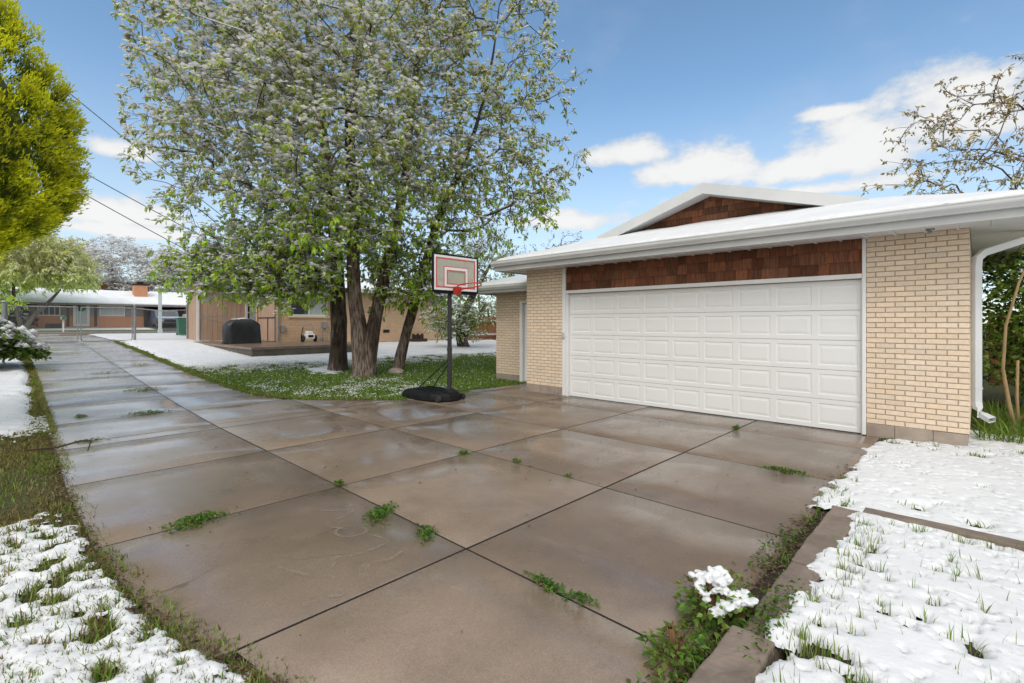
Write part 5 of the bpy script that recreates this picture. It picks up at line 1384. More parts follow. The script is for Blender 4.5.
def foliage(P, ends, rng, twigs=5, leaves=6, tl=.34, L=(.09, .15), wr=.48, cols=None, snow_p=.45, droop=.7, pal=None, spread=1.0, center=None, snow_bias=None, hgrad=False):
    """leafy twigs at the branch ends; returns leaf arrays, snow arrays and twig segments"""
    E_ = np.repeat(P[ends], twigs, axis=0); n = len(E_)
    c = np.mean(P[ends], axis=0) if center is None else np.array(center)
    o = norm_rows(E_ - c)
    D = norm_rows(o * .6 + rng.normal(0, .75, (n, 3)) * spread + UPV * .12)
    ln = rng.uniform(.5, 1.2, n) * tl
    st = E_ + rng.normal(0, .05, (n, 3))
    tips = st + D * ln[:, None] + UPV * (-.12 * ln[:, None])
    seg = list(zip(st, tips))
    u = np.tile(.72 + .33 * (np.arange(leaves) + .5) / leaves, n); k = np.repeat(np.arange(n), leaves)
    B = st[k] * (1 - u[:, None]) + tips[k] * u[:, None] + rng.normal(0, .02 * (tl / .36), (n * leaves, 3))
    ld = norm_rows(D[k] * .55 + rng.normal(0, .55, (n * leaves, 3)) - UPV * droop)
    NN = norm_rows(rng.normal(0, .5, (n * leaves, 3)) + UPV * .8)
    m = n * leaves
    ll = rng.uniform(L[0], L[1], m); cols = np.array(cols); T = cols[rng.integers(0, len(cols), m)] * rng.uniform(.7, 1.3, (m, 1))
    tw = rng.random(n)[k]; T = T * (.75 + .5 * tw[:, None])
    if hgrad: T = T * (np.array([1.08, 1.30, .62]) * (1.12 - .12 * sm(3.2, 7.5, B[:, 2]))[:, None] * (1 - sm(3.0, 6.5, B[:, 2]))[:, None] + np.array([1.0, .97, 1.15]) * sm(3.0, 6.5, B[:, 2])[:, None])
    leaf = leaf_arrays(B, ld, ll, ll * wr, T, NN)
    sp = snow_p if snow_bias is None else np.clip(snow_p * snow_bias(B), 0, 1)
    sm_ = rng.random(m) < sp
    sb = B[sm_] + UPV * .012; sd = norm_rows(ld[sm_] * np.array([1, 1, .55])); sl = ll[sm_] * rng.uniform(.6, 1.05, sm_.sum())
    snow = leaf_arrays(sb, sd, sl, sl * wr * 1.15, np.ones((sm_.sum(), 3)), norm_rows(NN[sm_] + UPV * 1.0), .12, .05)
    return leaf, snow, seg, (st, tips, D)

def blobs(C, r, rng, flat=.6):
    """small lumpy snow pads (squashed octahedra with a middle ring)"""
    n = len(C); k = 6; V = np.empty((n, k + 2, 3)); r = np.asarray(r).reshape(-1, 1) * np.ones((n, 1))
    a = np.arange(k) / k * 6.283
    for i in range(k):
        rr = r[:, 0] * rng.uniform(.7, 1.3, n)
        V[:, i] = C + np.stack([np.cos(a[i]) * rr, np.sin(a[i]) * rr, rng.uniform(-.35, .05, n) * r[:, 0]], -1)
    V[:, k] = C + UPV * r * flat; V[:, k + 1] = C - UPV * r * .25
    F = []
    for i in range(k): F += [(i, (i + 1) % k, k), ((i + 1) % k, i, k + 1)]
    F = (np.arange(n)[:, None, None] * (k + 2) + np.array(F)[None]).reshape(-1, 3)
    return V.reshape(-1, 3), F

def make_tree(label, cat_group, base, trunks, targets, seed, cols, leafkw, bark='bark', snow_limb=.6, flare=.35, minh=1.6, name='tree', nside=18, pads=.0, rise=.4, cat='tree', step=.38):
    rng = np.random.default_rng(seed)
    t = thing(name, label, cat, base, 0, cat_group)
    mb = MB()
    for i, (pts, rad) in enumerate(trunks): trunk_mesh(mb, pts, rad, nside, flare if i == 0 or pts[0][2] < base[2] + .4 else .05, seed=seed + i * 3.7)
    tr_ = mb.build('trunk', M[bark], t, smooth=True)
    P, PAR, R, NT, ends = skeleton(trunks, targets, rng, minh, step=step, rise=rise)
    mb = MB(); sn = MB(); sk_mesh(P, PAR, R, NT, mb, sn if snow_limb else None, rng, snow_limb)
    leaf, snow, seg, tw_ = foliage(P, ends, rng, cols=cols, **leafkw)
    for a, b in seg: mb.tube([a, (np.array(a) + b) / 2 + UPV * .015, b], [.006, .0045, .003], 3, cap=False)
    mb.build('branches', M[bark], t, fixn=False)
    cr = np_obj('crown', leaf[0], leaf[1], M['leaf'], t, tint=leaf[2]); 
    V, F = snow[0], snow[1]
    F = np.concatenate([F[:, [0, 1, 2]], F[:, [0, 2, 3]]])
    if len(sn.v):
        sv = np.array(sn.v); sf = []
        for f in sn.f:
            for k in range(1, len(f) - 1): sf.append((f[0], f[k], f[k + 1]))
        F = np.concatenate([F, np.array(sf) + len(V)]); V = np.concatenate([V, sv])
    if pads:
        # caps of snow resting on the leaf bunches
        C = tw_[1]; sb_ = leafkw.get('snow_bias'); pp = pads * (sb_(C) if sb_ else 1.0)
        C = C[rng.random(len(C)) < pp]; sc = leafkw['tl'] / .36
        C = np.repeat(C, 4, 0) + rng.normal(0, 1, (len(C) * 4, 3)) * np.array([.075, .075, .025]) * sc + UPV * .025 * sc
        bv, bf = blobs(C, rng.uniform(.026, .068, len(C)) * sc, rng, .42); F = np.concatenate([F, bf + len(V)]); V = np.concatenate([V, bv])
    s_ = np_obj('snow_on_crown', V, F, M['leaf_snow'], t); s_['kind'] = 'stuff'
    return t

MAPLE = [(.34, .43, .085), (.41, .48, .11), (.28, .36, .07), (.44, .46, .15), (.40, .36, .13), (.31, .42, .085)]
def sb_maple(B): return .55 + .55 * sm(2.6, 6.5, B[:, 2]) + .25 * sm(-11.5, -14, B[:, 0]) - .35 * sm(-11.2, -9.3, B[:, 0])
LK = dict(hgrad=True, twigs=5, leaves=6, tl=.42, L=(.095, .165), wr=.42, snow_p=.55, droop=.75, snow_bias=sb_maple)
g = np.random.default_rng(11)
cl = lambda *a, **k: ell_pts(*a, rng=g, **k)
# twin-stemmed tree
tA = np.concatenate([
    cl((-12.2, 6.1, 8.4), (4.0, 3.3, 5.2), 365, shell=.3, mind=.47, zmin=2.9, zmax=11.6),
    cl((-14.0, 4.1, 7.3), (1.8, 2.0, 4.1), 190, shell=.3, mind=.36, zmin=3.4, zmax=11.2),
    np.array([(-15.11, 2.83, 2.62), (-14.9, 2.9, 2.9), (-14.7, 3.05, 2.75), (-14.5, 3.14, 3.26), (-14.57, 3.48, 2.75), (-14.98, 2.96, 3.11), (-14.14, 4.18, 2.66), (-13.7, 4.7, 2.75), (-13.29, 5.26, 2.7), (-13.0, 5.6, 2.9), (-14.4, 3.7, 3.0), (-14.2, 3.6, 3.3), (-13.9, 4.3, 3.2), (-14.11, 3.37, 3.75), (-14.0, 4.0, 2.85), (-13.5, 5.0, 3.1), (-15.57, 2.39, 8.32), (-15.66, 2.3, 6.9), (-15.41, 2.26, 5.67), (-14.86, 2.79, 4.66), (-16.2, 2.1, 9.8), (-15.2, 2.5, 5.2), (-15.5, 2.3, 6.2), (-15.5, 2.4, 7.6), (-14.6, 3.0, 4.2)])])
tA = np.concatenate([tA, cl((-13.7, 4.5, 3.0), (2.1, 1.0, .75), 120, mind=.2, zmin=2.4), cl((-10.8, 4.9, 6.6), (2.3, .9, 2.6), 110, mind=.4, zmin=3.6), cl((-11.0, 5.4, 4.3), (1.5, .6, 1.0), 40, mind=.26, zmin=3.1), cl((-10.5, 6.7, 4.9), (1.3, .6, 1.3), 35, mind=.28, zmin=3.5), cl((-13.2, 5.1, 2.6), (1.5, .7, .4), 60, mind=.2, zmin=2.2), cl((-12.4, 5.5, 3.7), (1.9, 1.2, 1.0), 70, mind=.28, zmin=2.7)])
make_tree('twin-stemmed furrowed tree with snow laden leafy crown, middle of the three trunks', 'trees on the lawn', (-11.95, 6.75, .1),
    [([(-11.95, 6.74, -.05), (-12.0, 6.67, .7), (-12.05, 6.58, 1.5), (-12.05, 6.45, 2.3), (-11.98, 6.38, 3.75), (-12.0, 6.37, 5.08), (-11.95, 6.28, 6.9), (-11.79, 6.43, 9.01), (-11.75, 6.46, 11.4)], [.30, .255, .20, .18, .165, .15, .125, .095, .05]),
     ([(-11.93, 6.74, .25), (-11.86, 6.86, 1.1), (-11.82, 6.98, 1.75), (-11.72, 7.17, 2.86), (-11.65, 7.4, 3.83), (-11.49, 7.68, 5.52), (-11.44, 7.88, 7.79), (-11.19, 8.25, 10.66)], [.21, .20, .175, .16, .145, .12, .095, .05])],
    tA, 21, MAPLE, LK, pads=1.0)
# rear-left tree
tB = np.concatenate([cl((-14.3, 5.9, 7.9), (3.2, 2.8, 4.8), 190, shell=.3, mind=.45, zmin=3.2, zmax=11.2), cl((-13.6, 5.9, 3.9), (2.0, 1.4, 1.0), 60, mind=.3, zmin=2.8)])
make_tree('dark single trunk tree close behind the twin-stemmed one, leftmost of three', 'trees on the lawn', (-13.3, 6.65, .15),
    [([(-13.32, 6.63, -.02), (-13.29, 6.65, 1.05), (-13.32, 6.63, 2.2), (-13.45, 6.64, 3.66), (-13.67, 6.56, 5.73), (-14.03, 6.36, 8.12), (-14.4, 6.14, 10.54)], [.255, .22, .21, .185, .15, .11, .05])],
    tB, 22, MAPLE, LK, pads=.85)
# leaning tree
tC = np.concatenate([cl((-10.1, 9.1, 8.1), (2.1, 2.3, 4.0), 220, mind=.36, zmin=3.4, zmax=11.2), cl((-11.45, 8.05, 3.05), (1.5, 1.0, 1.0), 120, mind=.22, zmin=2.05), cl((-9.3, 9.6, 5.2), (1.5, 1.2, 1.2), 60, mind=.28), cl((-10.2, 8.2, 4.9), (1.0, .6, 1.2), 32, mind=.26),
    np.array([(-8.08, 10.96, 8.44), (-8.38, 10.67, 8.86), (-8.08, 10.96, 6.22), (-8.35, 10.42, 5.46), (-8.78, 10.28, 10.25), (-8.2, 10.7, 7.4), (-8.4, 10.6, 7.9), (-8.3, 10.7, 6.6), (-8.1, 10.9, 5.9)])])
make_tree('slender leaning tree with sparser yellow-green crown, right of the thick trunks', 'trees on the lawn', (-12.19, 7.84, .12),
    [([(-12.19, 7.84, -.05), (-12.0, 8.0, 1.05), (-11.67, 8.21, 2.35), (-11.36, 8.37, 3.49), (-11.03, 8.54, 4.61), (-10.43, 8.85, 5.97), (-10.03, 9.09, 7.19), (-9.67, 9.29, 8.81), (-9.5, 9.4, 10.3)], [.165, .15, .145, .13, .11, .075, .045, .03, .015])],
    tC, 23, MAPLE + [(.17, .19, .03)] * 3, dict(LK, snow_p=.6), pads=.4)
# small tree behind the wing
tD = np.concatenate([cl((-17.2, 15.9, 3.9), (1.8, 1.7, 2.3), 140, mind=.34, zmin=1.7), cl((-17.6, 14.6, 1.8), (1.3, .8, .8), 60, mind=.3, zmin=.9)])
make_tree('small crooked dark tree in front of the wooden fence left of the wing', None, (-17.8, 15.2, .36),
    [([(-17.79, 15.22, .25), (-17.9, 15.1, 1.2), (-17.8, 15.25, 2.1), (-17.3, 15.7, 3.3), (-16.9, 16.3, 4.6)], [.27, .22, .19, .12, .04]), ([(-17.8, 15.2, .9), (-17.4, 15.7, 1.7), (-17.3, 16.2, 2.5)], [.16, .12, .06])],
    tD, 24, [tuple(q * .55 for q in c_) for c_ in MAPLE], dict(LK, twigs=6, leaves=5, tl=.45, snow_p=.55, snow_bias=None), minh=1.0, pads=.4)
tE = cl((-15.5, 19.5, 4.6), (1.8, 1.8, 1.7), 60, mind=.4)
make_tree('thin brownish snowy tree showing above the wing roof', None, (-15.6, 19.5, .3), [([(-15.6, 19.5, .1), (-15.5, 19.6, 2.0), (-15.4, 19.5, 4.2), (-15.3, 19.6, 5.8)], [.13, .11, .07, .02])], tE, 25,
    [(.13, .11, .05), (.10, .10, .04), (.15, .14, .07)], dict(LK, twigs=4, leaves=3, L=(.08, .13), tl=.5, snow_p=.6, snow_bias=None))
# brown-budded tree right of the garage
tF = np.concatenate([cl((0.9, 15.2, 5.3), (2.5, 1.6, 1.5), 110, mind=.36, shell=.5), np.array([(-1.51, 13.79, 4.67), (-1.26, 14.03, 5.69), (-0.53, 14.74, 6.82), (0.77, 15.98, 7.5), (-0.74, 13.84, 4.74), (0.05, 14.59, 5.07), (-.9, 14.2, 5.2), (-.28, 14.97, 6.14), (-1.2, 13.9, 5.1), (-1.0, 14.0, 4.6), (-.5, 14.2, 4.5), (-.6, 14.5, 5.9), (.1, 15.2, 6.7)])])
make_tree('open branching tree with small brown leaves rising above the garage roof', None, (4.3, 16.6, 0),
    [([(4.3, 16.6, -.1), (4.1, 16.5, 1.6), (3.6, 16.3, 3.0), (3.0, 16.1, 4.3), (2.5, 16.2, 5.8)], [.2, .17, .14, .10, .05])], tF, 26,
    [(.36, .24, .12), (.28, .19, .09), (.38, .29, .14), (.26, .22, .08)], dict(LK, twigs=5, leaves=6, L=(.07, .12), tl=.34, snow_p=.5, droop=.4, snow_bias=None), minh=2.0, rise=.55)
# pale willow in the far front yard
g2 = np.random.default_rng(5)
tW = np.concatenate([ell_pts((-57.0, .2, 6.6), (4.4, 3.0, 2.6), 260, g2, mind=.6, zmin=5.0), ell_pts((-56.8, 3.0, 6.5), (2.5, 2.0, 1.7), 90, g2, mind=.5, zmin=5.2), ell_pts((-57, -1.5, 4.0), (2.2, 2, 1.6), 60, g2, mind=.5)])
make_tree('pale green feathery tree with leaning trunk in the yard across the street', None, (-57, 1.1, 1.0),
    [([(-57, 1.0, .8), (-56.8, 1.5, 2.0), (-56.4, 2.4, 3.2), (-56.2, 3.2, 4.4)], [.22, .18, .14, .07]), ([(-57, .95, 1.0), (-57.2, .5, 3.0), (-57.3, .4, 5.0), (-57.2, .3, 7.0)], [.18, .14, .10, .05])], tW, 27,
    [(.60, .64, .36), (.66, .68, .42), (.50, .55, .27), (.62, .60, .24)], dict(LK, twigs=8, leaves=7, L=(.22, .38), tl=1.1, wr=.35, snow_p=.30, droop=.5, snow_bias=None), snow_limb=.0, nside=10, bark='grey_bark', step=.8)
# bare snow covered trees behind the ranch house
for k, (loc, lab, rad, hh) in enumerate([((-84, 9.8), 'wide grey tree whipped with snow behind the chimney', 6.0, 4.6), ((-92, 3.5), 'faint snowy grey tree behind the left part of the ranch roof', 5.5, 4.2), ((-80, 17.5), 'brown twiggy snowy tree behind the carport', 4.0, 3.6)]):
    zb = terr(loc[0]); g3 = np.random.default_rng(60 + k)
    tt = ell_pts((loc[0], loc[1], zb + 6.2), (rad, rad * .8, hh), 230, g3, mind=.6, shell=.45, zmin=zb + 3)
    make_tree(lab, 'snowy trees behind the ranch house', (loc[0], loc[1], zb), [([(loc[0], loc[1], zb - .2), (loc[0] - .2, loc[1] + .3, zb + 2.2), (loc[0] + .3, loc[1] + .2, zb + 4.6), (loc[0], loc[1], zb + 8.0)], [.4, .33, .24, .08])], tt, 30 + k,
        [(.42, .38, .35), (.5, .46, .43), (.34, .30, .27)], dict(LK, twigs=8, leaves=5, L=(.15, .28), tl=1.2, wr=.3, snow_p=.75, droop=.1, snow_bias=None), snow_limb=.9, nside=8, bark='grey_bark', step=.9, pads=.8)

# clipped golden cypress overhanging the left edge
def cypress():
    rng = np.random.default_rng(41)
    c = np.array([-9.72, -1.02, 3.70]); t = thing('cypress_tree', 'dense golden green cypress with flecks of snow at the upper left', 'tree', (c[0], c[1], terr(c[0])))
    nc, per = 900, 95
    cv = norm_rows(rng.normal(size=(nc, 3)))
    lump = np.array([.10 * mnoise.noise(Vector(a * 2.4)) + .05 * mnoise.noise(Vector(a * 6)) for a in cv])
    rad = np.stack([1.76 * np.ones(nc), 1.76 * np.ones(nc), np.where(cv[:, 2] > 0, 2.7, 1.42)], -1)
    CC = c + cv * (1 + lump * .75 - rng.random(nc) * .09)[:, None] * rad
    ax = norm_rows(cv * .55 + rng.normal(0, .12, (nc, 3)) + UPV * .75)          # each clump fans upward and outward
    k = np.repeat(np.arange(nc), per); n = len(k)
    h = rng.random(n); wid = .022 + .10 * h * (1.12 - h)
    P = CC[k] + ax[k] * ((h - .6) * .36)[:, None] + rng.normal(0, 1, (n, 3)) * wid[:, None]
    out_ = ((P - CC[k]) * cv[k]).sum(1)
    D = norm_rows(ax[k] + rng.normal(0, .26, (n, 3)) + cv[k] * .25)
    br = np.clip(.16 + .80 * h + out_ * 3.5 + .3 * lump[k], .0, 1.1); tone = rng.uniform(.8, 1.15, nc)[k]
    T = (np.array([.10, .15, .016])[None] * (1 - br[:, None]) + np.array([.64, .65, .032])[None] * br[:, None]) * (1 + .7 * np.clip(-cv[k][:, 2:3], 0, 1)) * (tone * rng.uniform(.8, 1.2, n))[:, None]  # shade between sprays painted darker inward; underside tinted lighter against its shading
    v = cv[k]; depth = 1 - h
    Vs, Fs, Ts = [], [], []; off = 0
    for q in range(2):
        d2 = norm_rows(D + rng.normal(0, .2, (n, 3)))
        V, F, TT = leaf_arrays(P + rng.normal(0, .012, (n, 3)), d2, rng.uniform(.035, .085, n), rng.uniform(.012, .024, n), T)
        Vs.append(V); Fs.append(F + off); Ts.append(TT); off += len(V)
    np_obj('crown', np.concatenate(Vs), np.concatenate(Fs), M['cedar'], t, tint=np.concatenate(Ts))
    mb = MB(); mb.tube([(c[0], c[1], terr(c[0]) - .1), (c[0] + .05, c[1], 1.5), (c[0], c[1], 3.2), (c[0], c[1], 5.6)], [.2, .17, .14, .06], 12); mb.build('trunk', M['grey_bark'], t, smooth=True)
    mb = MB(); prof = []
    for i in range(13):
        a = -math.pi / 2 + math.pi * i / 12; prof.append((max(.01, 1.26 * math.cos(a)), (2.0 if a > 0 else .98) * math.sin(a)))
    mb.lathe(prof, tuple(c), 20); mb.build('inner_shade_core', pm('shaded_foliage', (.05, .065, .012), (.09, .11, .016), 8, .9, bmp=.6), t, smooth=True)  # solid dark mass added inside the crown to block light between sprays
    k = rng.random(n) < .0016; k &= (v[:, 2] > -.3) & (depth < .3)
    C = np.repeat(P[k], 4, 0) + rng.normal(0, .05, (k.sum() * 4, 3)) * np.array([1, 1, .35]) + v[k].repeat(4, 0) * .05
    bv, bf = blobs(C, rng.uniform(.02, .055, len(C)), rng); s_ = np_obj('snow_on_crown', bv, bf, M['leaf_snow'], t); s_['kind'] = 'stuff'
cypress()

def shrub(name, label, c, r, n, L, cols, seed, snow_n=0, snow_r=(.04, .1), core=None, flat=False, trunk=True, group=None, wr=.55, drop=.1):
    rng = np.random.default_rng(seed); c = np.array(c, float)
    t = thing(name, label, 'shrub', (c[0], c[1], terr(c[0])), 0, group)
    v = norm_rows(rng.normal(size=(n, 3))); v[:, 2] = np.abs(v[:, 2]) * 1.0 - .12 if not flat else v[:, 2]
    lump = np.array([.16 * mnoise.noise(Vector((a[0] * 2.5 + seed, a[1] * 2.5, a[2] * 2.5))) + .09 * mnoise.noise(Vector((a[0] * 6, a[1] * 6 + seed, a[2] * 6))) for a in v])
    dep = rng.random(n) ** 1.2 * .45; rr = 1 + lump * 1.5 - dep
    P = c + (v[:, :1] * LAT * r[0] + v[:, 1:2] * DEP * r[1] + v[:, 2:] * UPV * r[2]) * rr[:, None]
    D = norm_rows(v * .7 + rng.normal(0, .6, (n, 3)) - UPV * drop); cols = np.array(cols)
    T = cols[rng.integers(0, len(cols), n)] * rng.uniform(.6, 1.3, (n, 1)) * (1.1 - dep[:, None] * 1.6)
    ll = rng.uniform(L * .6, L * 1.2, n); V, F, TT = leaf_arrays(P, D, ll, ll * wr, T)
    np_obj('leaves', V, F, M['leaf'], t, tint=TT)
    mb = MB()
    for k in range(9):
        a = k * .7 + rng.random(); q = c + LAT * math.cos(a) * r[0] * .6 + DEP * math.sin(a) * r[1] * .6 + UPV * r[2] * .75
        b = np.array([c[0] + math.cos(a) * .12, c[1] + math.sin(a) * .12, terr(c[0]) - .05]); mb.tube([b, b * .5 + q * .5 + UPV * .1, q], [.03, .02, .008], 5)
    mb.build('stems', M['grey_bark'], t, fixn=False)
    if snow_n:
        up = v[:, 2] > .1; idx = rng.choice(np.where(up)[0], snow_n); base = P[idx] + v[idx] * dep[idx][:, None] * np.array(r).mean() * .8
        C = np.repeat(base, 4, 0) + rng.normal(0, .07, (snow_n * 4, 3)) * np.array([1, 1, .3]) + UPV * .04
        bv, bf = blobs(C, rng.uniform(*snow_r, len(C)), rng, .7); s_ = np_obj('snow_on_leaves', bv, bf, M['leaf_snow'], t, smooth=False); s_['kind'] = 'stuff'
    return t
DK = [(.11, .18, .045), (.14, .22, .05), (.08, .13, .03), (.19, .26, .06)]
shrub('snowy_shrub', 'rounded dark evergreen shrub loaded with clumps of snow by the driveway', (-17.75, -.50, .75), (1.05, 1.2, 1.0), 6500, .13, DK, 51, 210, (.05, .12))
shrub('snowy_shrub', 'lower green shrub with less snow behind the rounded evergreen', (-21.0, -.9, .85), (1.0, 1.0, .8), 3500, .15, DK + [(.12, .16, .03)], 52, 60, (.05, .1))
shrub('red_leaf_shrub', 'purple red leaved shrub with snow against the ranch house', (-58.8, .4, 1.6), (1.5, 1.2, 1.5), 2500, .25, [(.11, .03, .035), (.15, .05, .05), (.08, .03, .03)], 53, 55, (.1, .2))
HG = [(.25, .40, .08), (.33, .48, .10), (.17, .27, .06), (.40, .50, .13), (.10, .17, .04)]
shrub('hedge_shrub', 'leafy green shrub filling the gap right of the downspout', (1.2, 12.0, 1.9), (1.5, 1.1, 1.9), 13000, .095, HG, 54, 26, (.03, .06), flat=True)
shrub('hedge_shrub', 'dark undergrowth shrub low behind the pale bare stems', (2.2, 12.9, .7), (1.9, 1.0, .9), 6000, .10, [(.03, .055, .012), (.045, .08, .015), (.02, .035, .01)], 55, 0)
shrub('hedge_shrub', 'tall yellow green shrub at the right edge behind the vine', (3.2, 12.4, 2.0), (1.3, 1.2, 2.1), 9000, .12, HG + [(.14, .17, .04)], 56, 30, (.03, .07), flat=True)
# bare trunks and the pale vine
t = thing('pale_vine', 'pale bare stems bending upward beside the garage corner', 'stem', (.40, 9.70, 0))
VO = np.array([-.20, -.14, 0])
def vstem(pts, rad):
    mb = MB(); mb.tube([np.array(p) + VO for p in pts], rad, 9); mb.build('stem', M['vine'], t, smooth=True)
vstem([(.60, 9.85, -.05), (.53, 9.82, .35), (.46, 9.78, .9), (.49, 9.81, 1.5), (.62, 9.93, 2.1), (.85, 10.1, 2.8), (1.05, 10.3, 3.3)], [.030, .025, .020, .018, .016, .013, .009])
vstem([(.62, 9.87, 0), (.60, 9.88, .5), (.61, 9.91, 1.02)], [.024, .019, .016]); vstem([(.66, 9.86, .1), (.72, 9.9, .55), (.69, 9.92, .98)], [.022, .018, .014]); vstem([(.62, 9.87, .2), (.85, 9.95, .45), (1.2, 10.0, .62)], [.022, .016, .009])
for k, (x, y, lab) in enumerate([(1.0, 13.5, 'dark trunk behind the leafy shrub, nearer the garage'), (1.9, 13.9, 'dark trunk behind the leafy shrub, farther right')]):
    t = thing('bare_tree', lab, 'tree', (x, y, 0), group='dark trunks behind the shrubs')
    mb = MB(); trunk_mesh(mb, [(x, y, -.1), (x + .05, y, 1.4), (x + .25, y + .1, 2.8), (x + .6, y + .2, 4.2)], [.14, .12, .10, .05], 10, .2, seed=k); mb.build('trunk', M['grey_bark'], t, smooth=True)
    mb = MB()
    for j in range(6):
        a = j * 1.1 + k; z = 1.8 + .35 * j; mb.tube([(x + .2, y + .05, z), (x + .2 + .4 * math.cos(a), y + .3 * math.sin(a), z + .4), (x + .2 + .7 * math.cos(a), y + .5 * math.sin(a), z + 1.0)], [.04, .025, .01], 5)
    mb.build('branches', M['grey_bark'], t)

# ------------------------------------------------------------------ weeds in the joints
def weed(loc, rx, ry, ang, h, n, label, seed, snow=0):
    rng = np.random.default_rng(seed)
    u = rng.normal(0, .5, n); w = rng.normal(0, .5, n)
    X = loc[0] + (u * rx) * math.cos(ang) - (w * ry) * math.sin(ang); Y = loc[1] + (u * rx) * math.sin(ang) + (w * ry) * math.cos(ang)
    zz = terr(loc[0]) + .028
    fall = np.exp(-(u ** 2 + w ** 2) * .9)
    P = np.stack([X, Y, zz + rng.random(n) * h * fall * .8 + .003], -1)
    D = norm_rows(np.stack([rng.normal(0, 1, n), rng.normal(0, 1, n), rng.uniform(-.1, .9, n)], -1))
    L = rng.uniform(.016, .042, n); cols = np.array([(.09, .19, .035), (.12, .23, .045), (.065, .14, .03), (.15, .26, .05)])
    V, F, T = leaf_arrays(P, D, L, L * .5, cols[rng.integers(0, 4, n)] * rng.uniform(.7, 1.3, (n, 1)), norm_rows(rng.normal(0, .4, (n, 3)) + UPV))
    t = thing('weed', label, 'weed', (loc[0], loc[1], zz), group='weeds growing in the slab joints')
    np_obj('leaves', V, F, M['leaf'], t, tint=T)
    mb = MB()
    for k in range(max(5, n // 9)):
        j = rng.integers(0, n); b = np.array([loc[0] + rng.normal(0, rx * .15), loc[1] + rng.normal(0, ry * .15), zz - .01]); q = P[j]
        mb.tube([b, (b + q) / 2 + UPV * .012, q], [.0022, .0018, .001], 3, cap=False)
    mb.build('stems', M['leaf'] if False else M['vine'], t, fixn=False)
WEEDS = [((-4.27, 1.00), .20, .10, 1.6, .06, 420, 'dark bushy weed in the cross joint on the left slabs'),
 ((-3.40, 2.05), .17, .085, -.9, .05, 330, 'spreading weed on the long joint, larger of two neighbours'),
 ((-2.84, 2.08), .12, .055, -.5, .04, 150, 'small trailing weed on the long joint toward the viewer'),
 ((-9.68, 1.55), .30, .11, 1.5, .08, 300, 'weed tuft on the distant driveway joint, nearer of two in line'),
 ((-12.35, 1.95), .34, .13, 1.5, .09, 260, 'dense weed tuft where the driveway joints cross far off'),
 ((-4.28, 3.66), .07, .05, .3, .04, 90, 'bright little weed at the joint crossing mid slab'),
 ((-4.30, 2.16), .08, .03, .2, .035, 70, 'tiny weed at the joint crossing behind the spreading one'),
 ((-1.78, 2.15), .16, .035, -.1, .04, 150, 'thin line of weed with a yellow flower near the kerb'),
 ((-1.55, 2.17), .08, .03, 0, .05, 70, 'brownish short weed beside the flowering one'),
 ((-1.40, 5.46), .22, .035, 1.55 - 1.55, .05, 260, 'mossy strip of weed in the joint beside the snow edge'),
 ((-2.50, 7.25), .09, .03, 1.5, .04, 90, 'small weed in the joint below the garage door'),
 ((-8.1, .72), .22, .05, 1.5, .05, 140, 'weed strip in the joint by the left grass edge'),
 ((-10.05, .80), .10, .08, 0, .06, 100, 'leafy weed near the left driveway edge far off'),
 ((-15.6, 1.70), .40, .10, 1.5, .07, 160, 'long weed strip across the driveway in the distance'),
 ((-17.0, 2.6), .45, .10, 1.5, .07, 150, 'faint weed strip right of the long joint in the distance'),
 ((-16.8, .75), .35, .12, 1.5, .07, 140, 'weed strip on the driveway beside the snowy shrub'),
 ((-3.62, 3.84), .05, .03, 0, .03, 40, 'scrap of yellowish weed in the joint before the hoop'),
 ((-2.9, 3.83), .05, .03, 0, .03, 30, 'scrap of dry weed in the middle joint')]
for i, (l, rx, ry, a, h, n, lab) in enumerate(WEEDS): weed(l, rx, ry, a, h, n, lab, 200 + i)

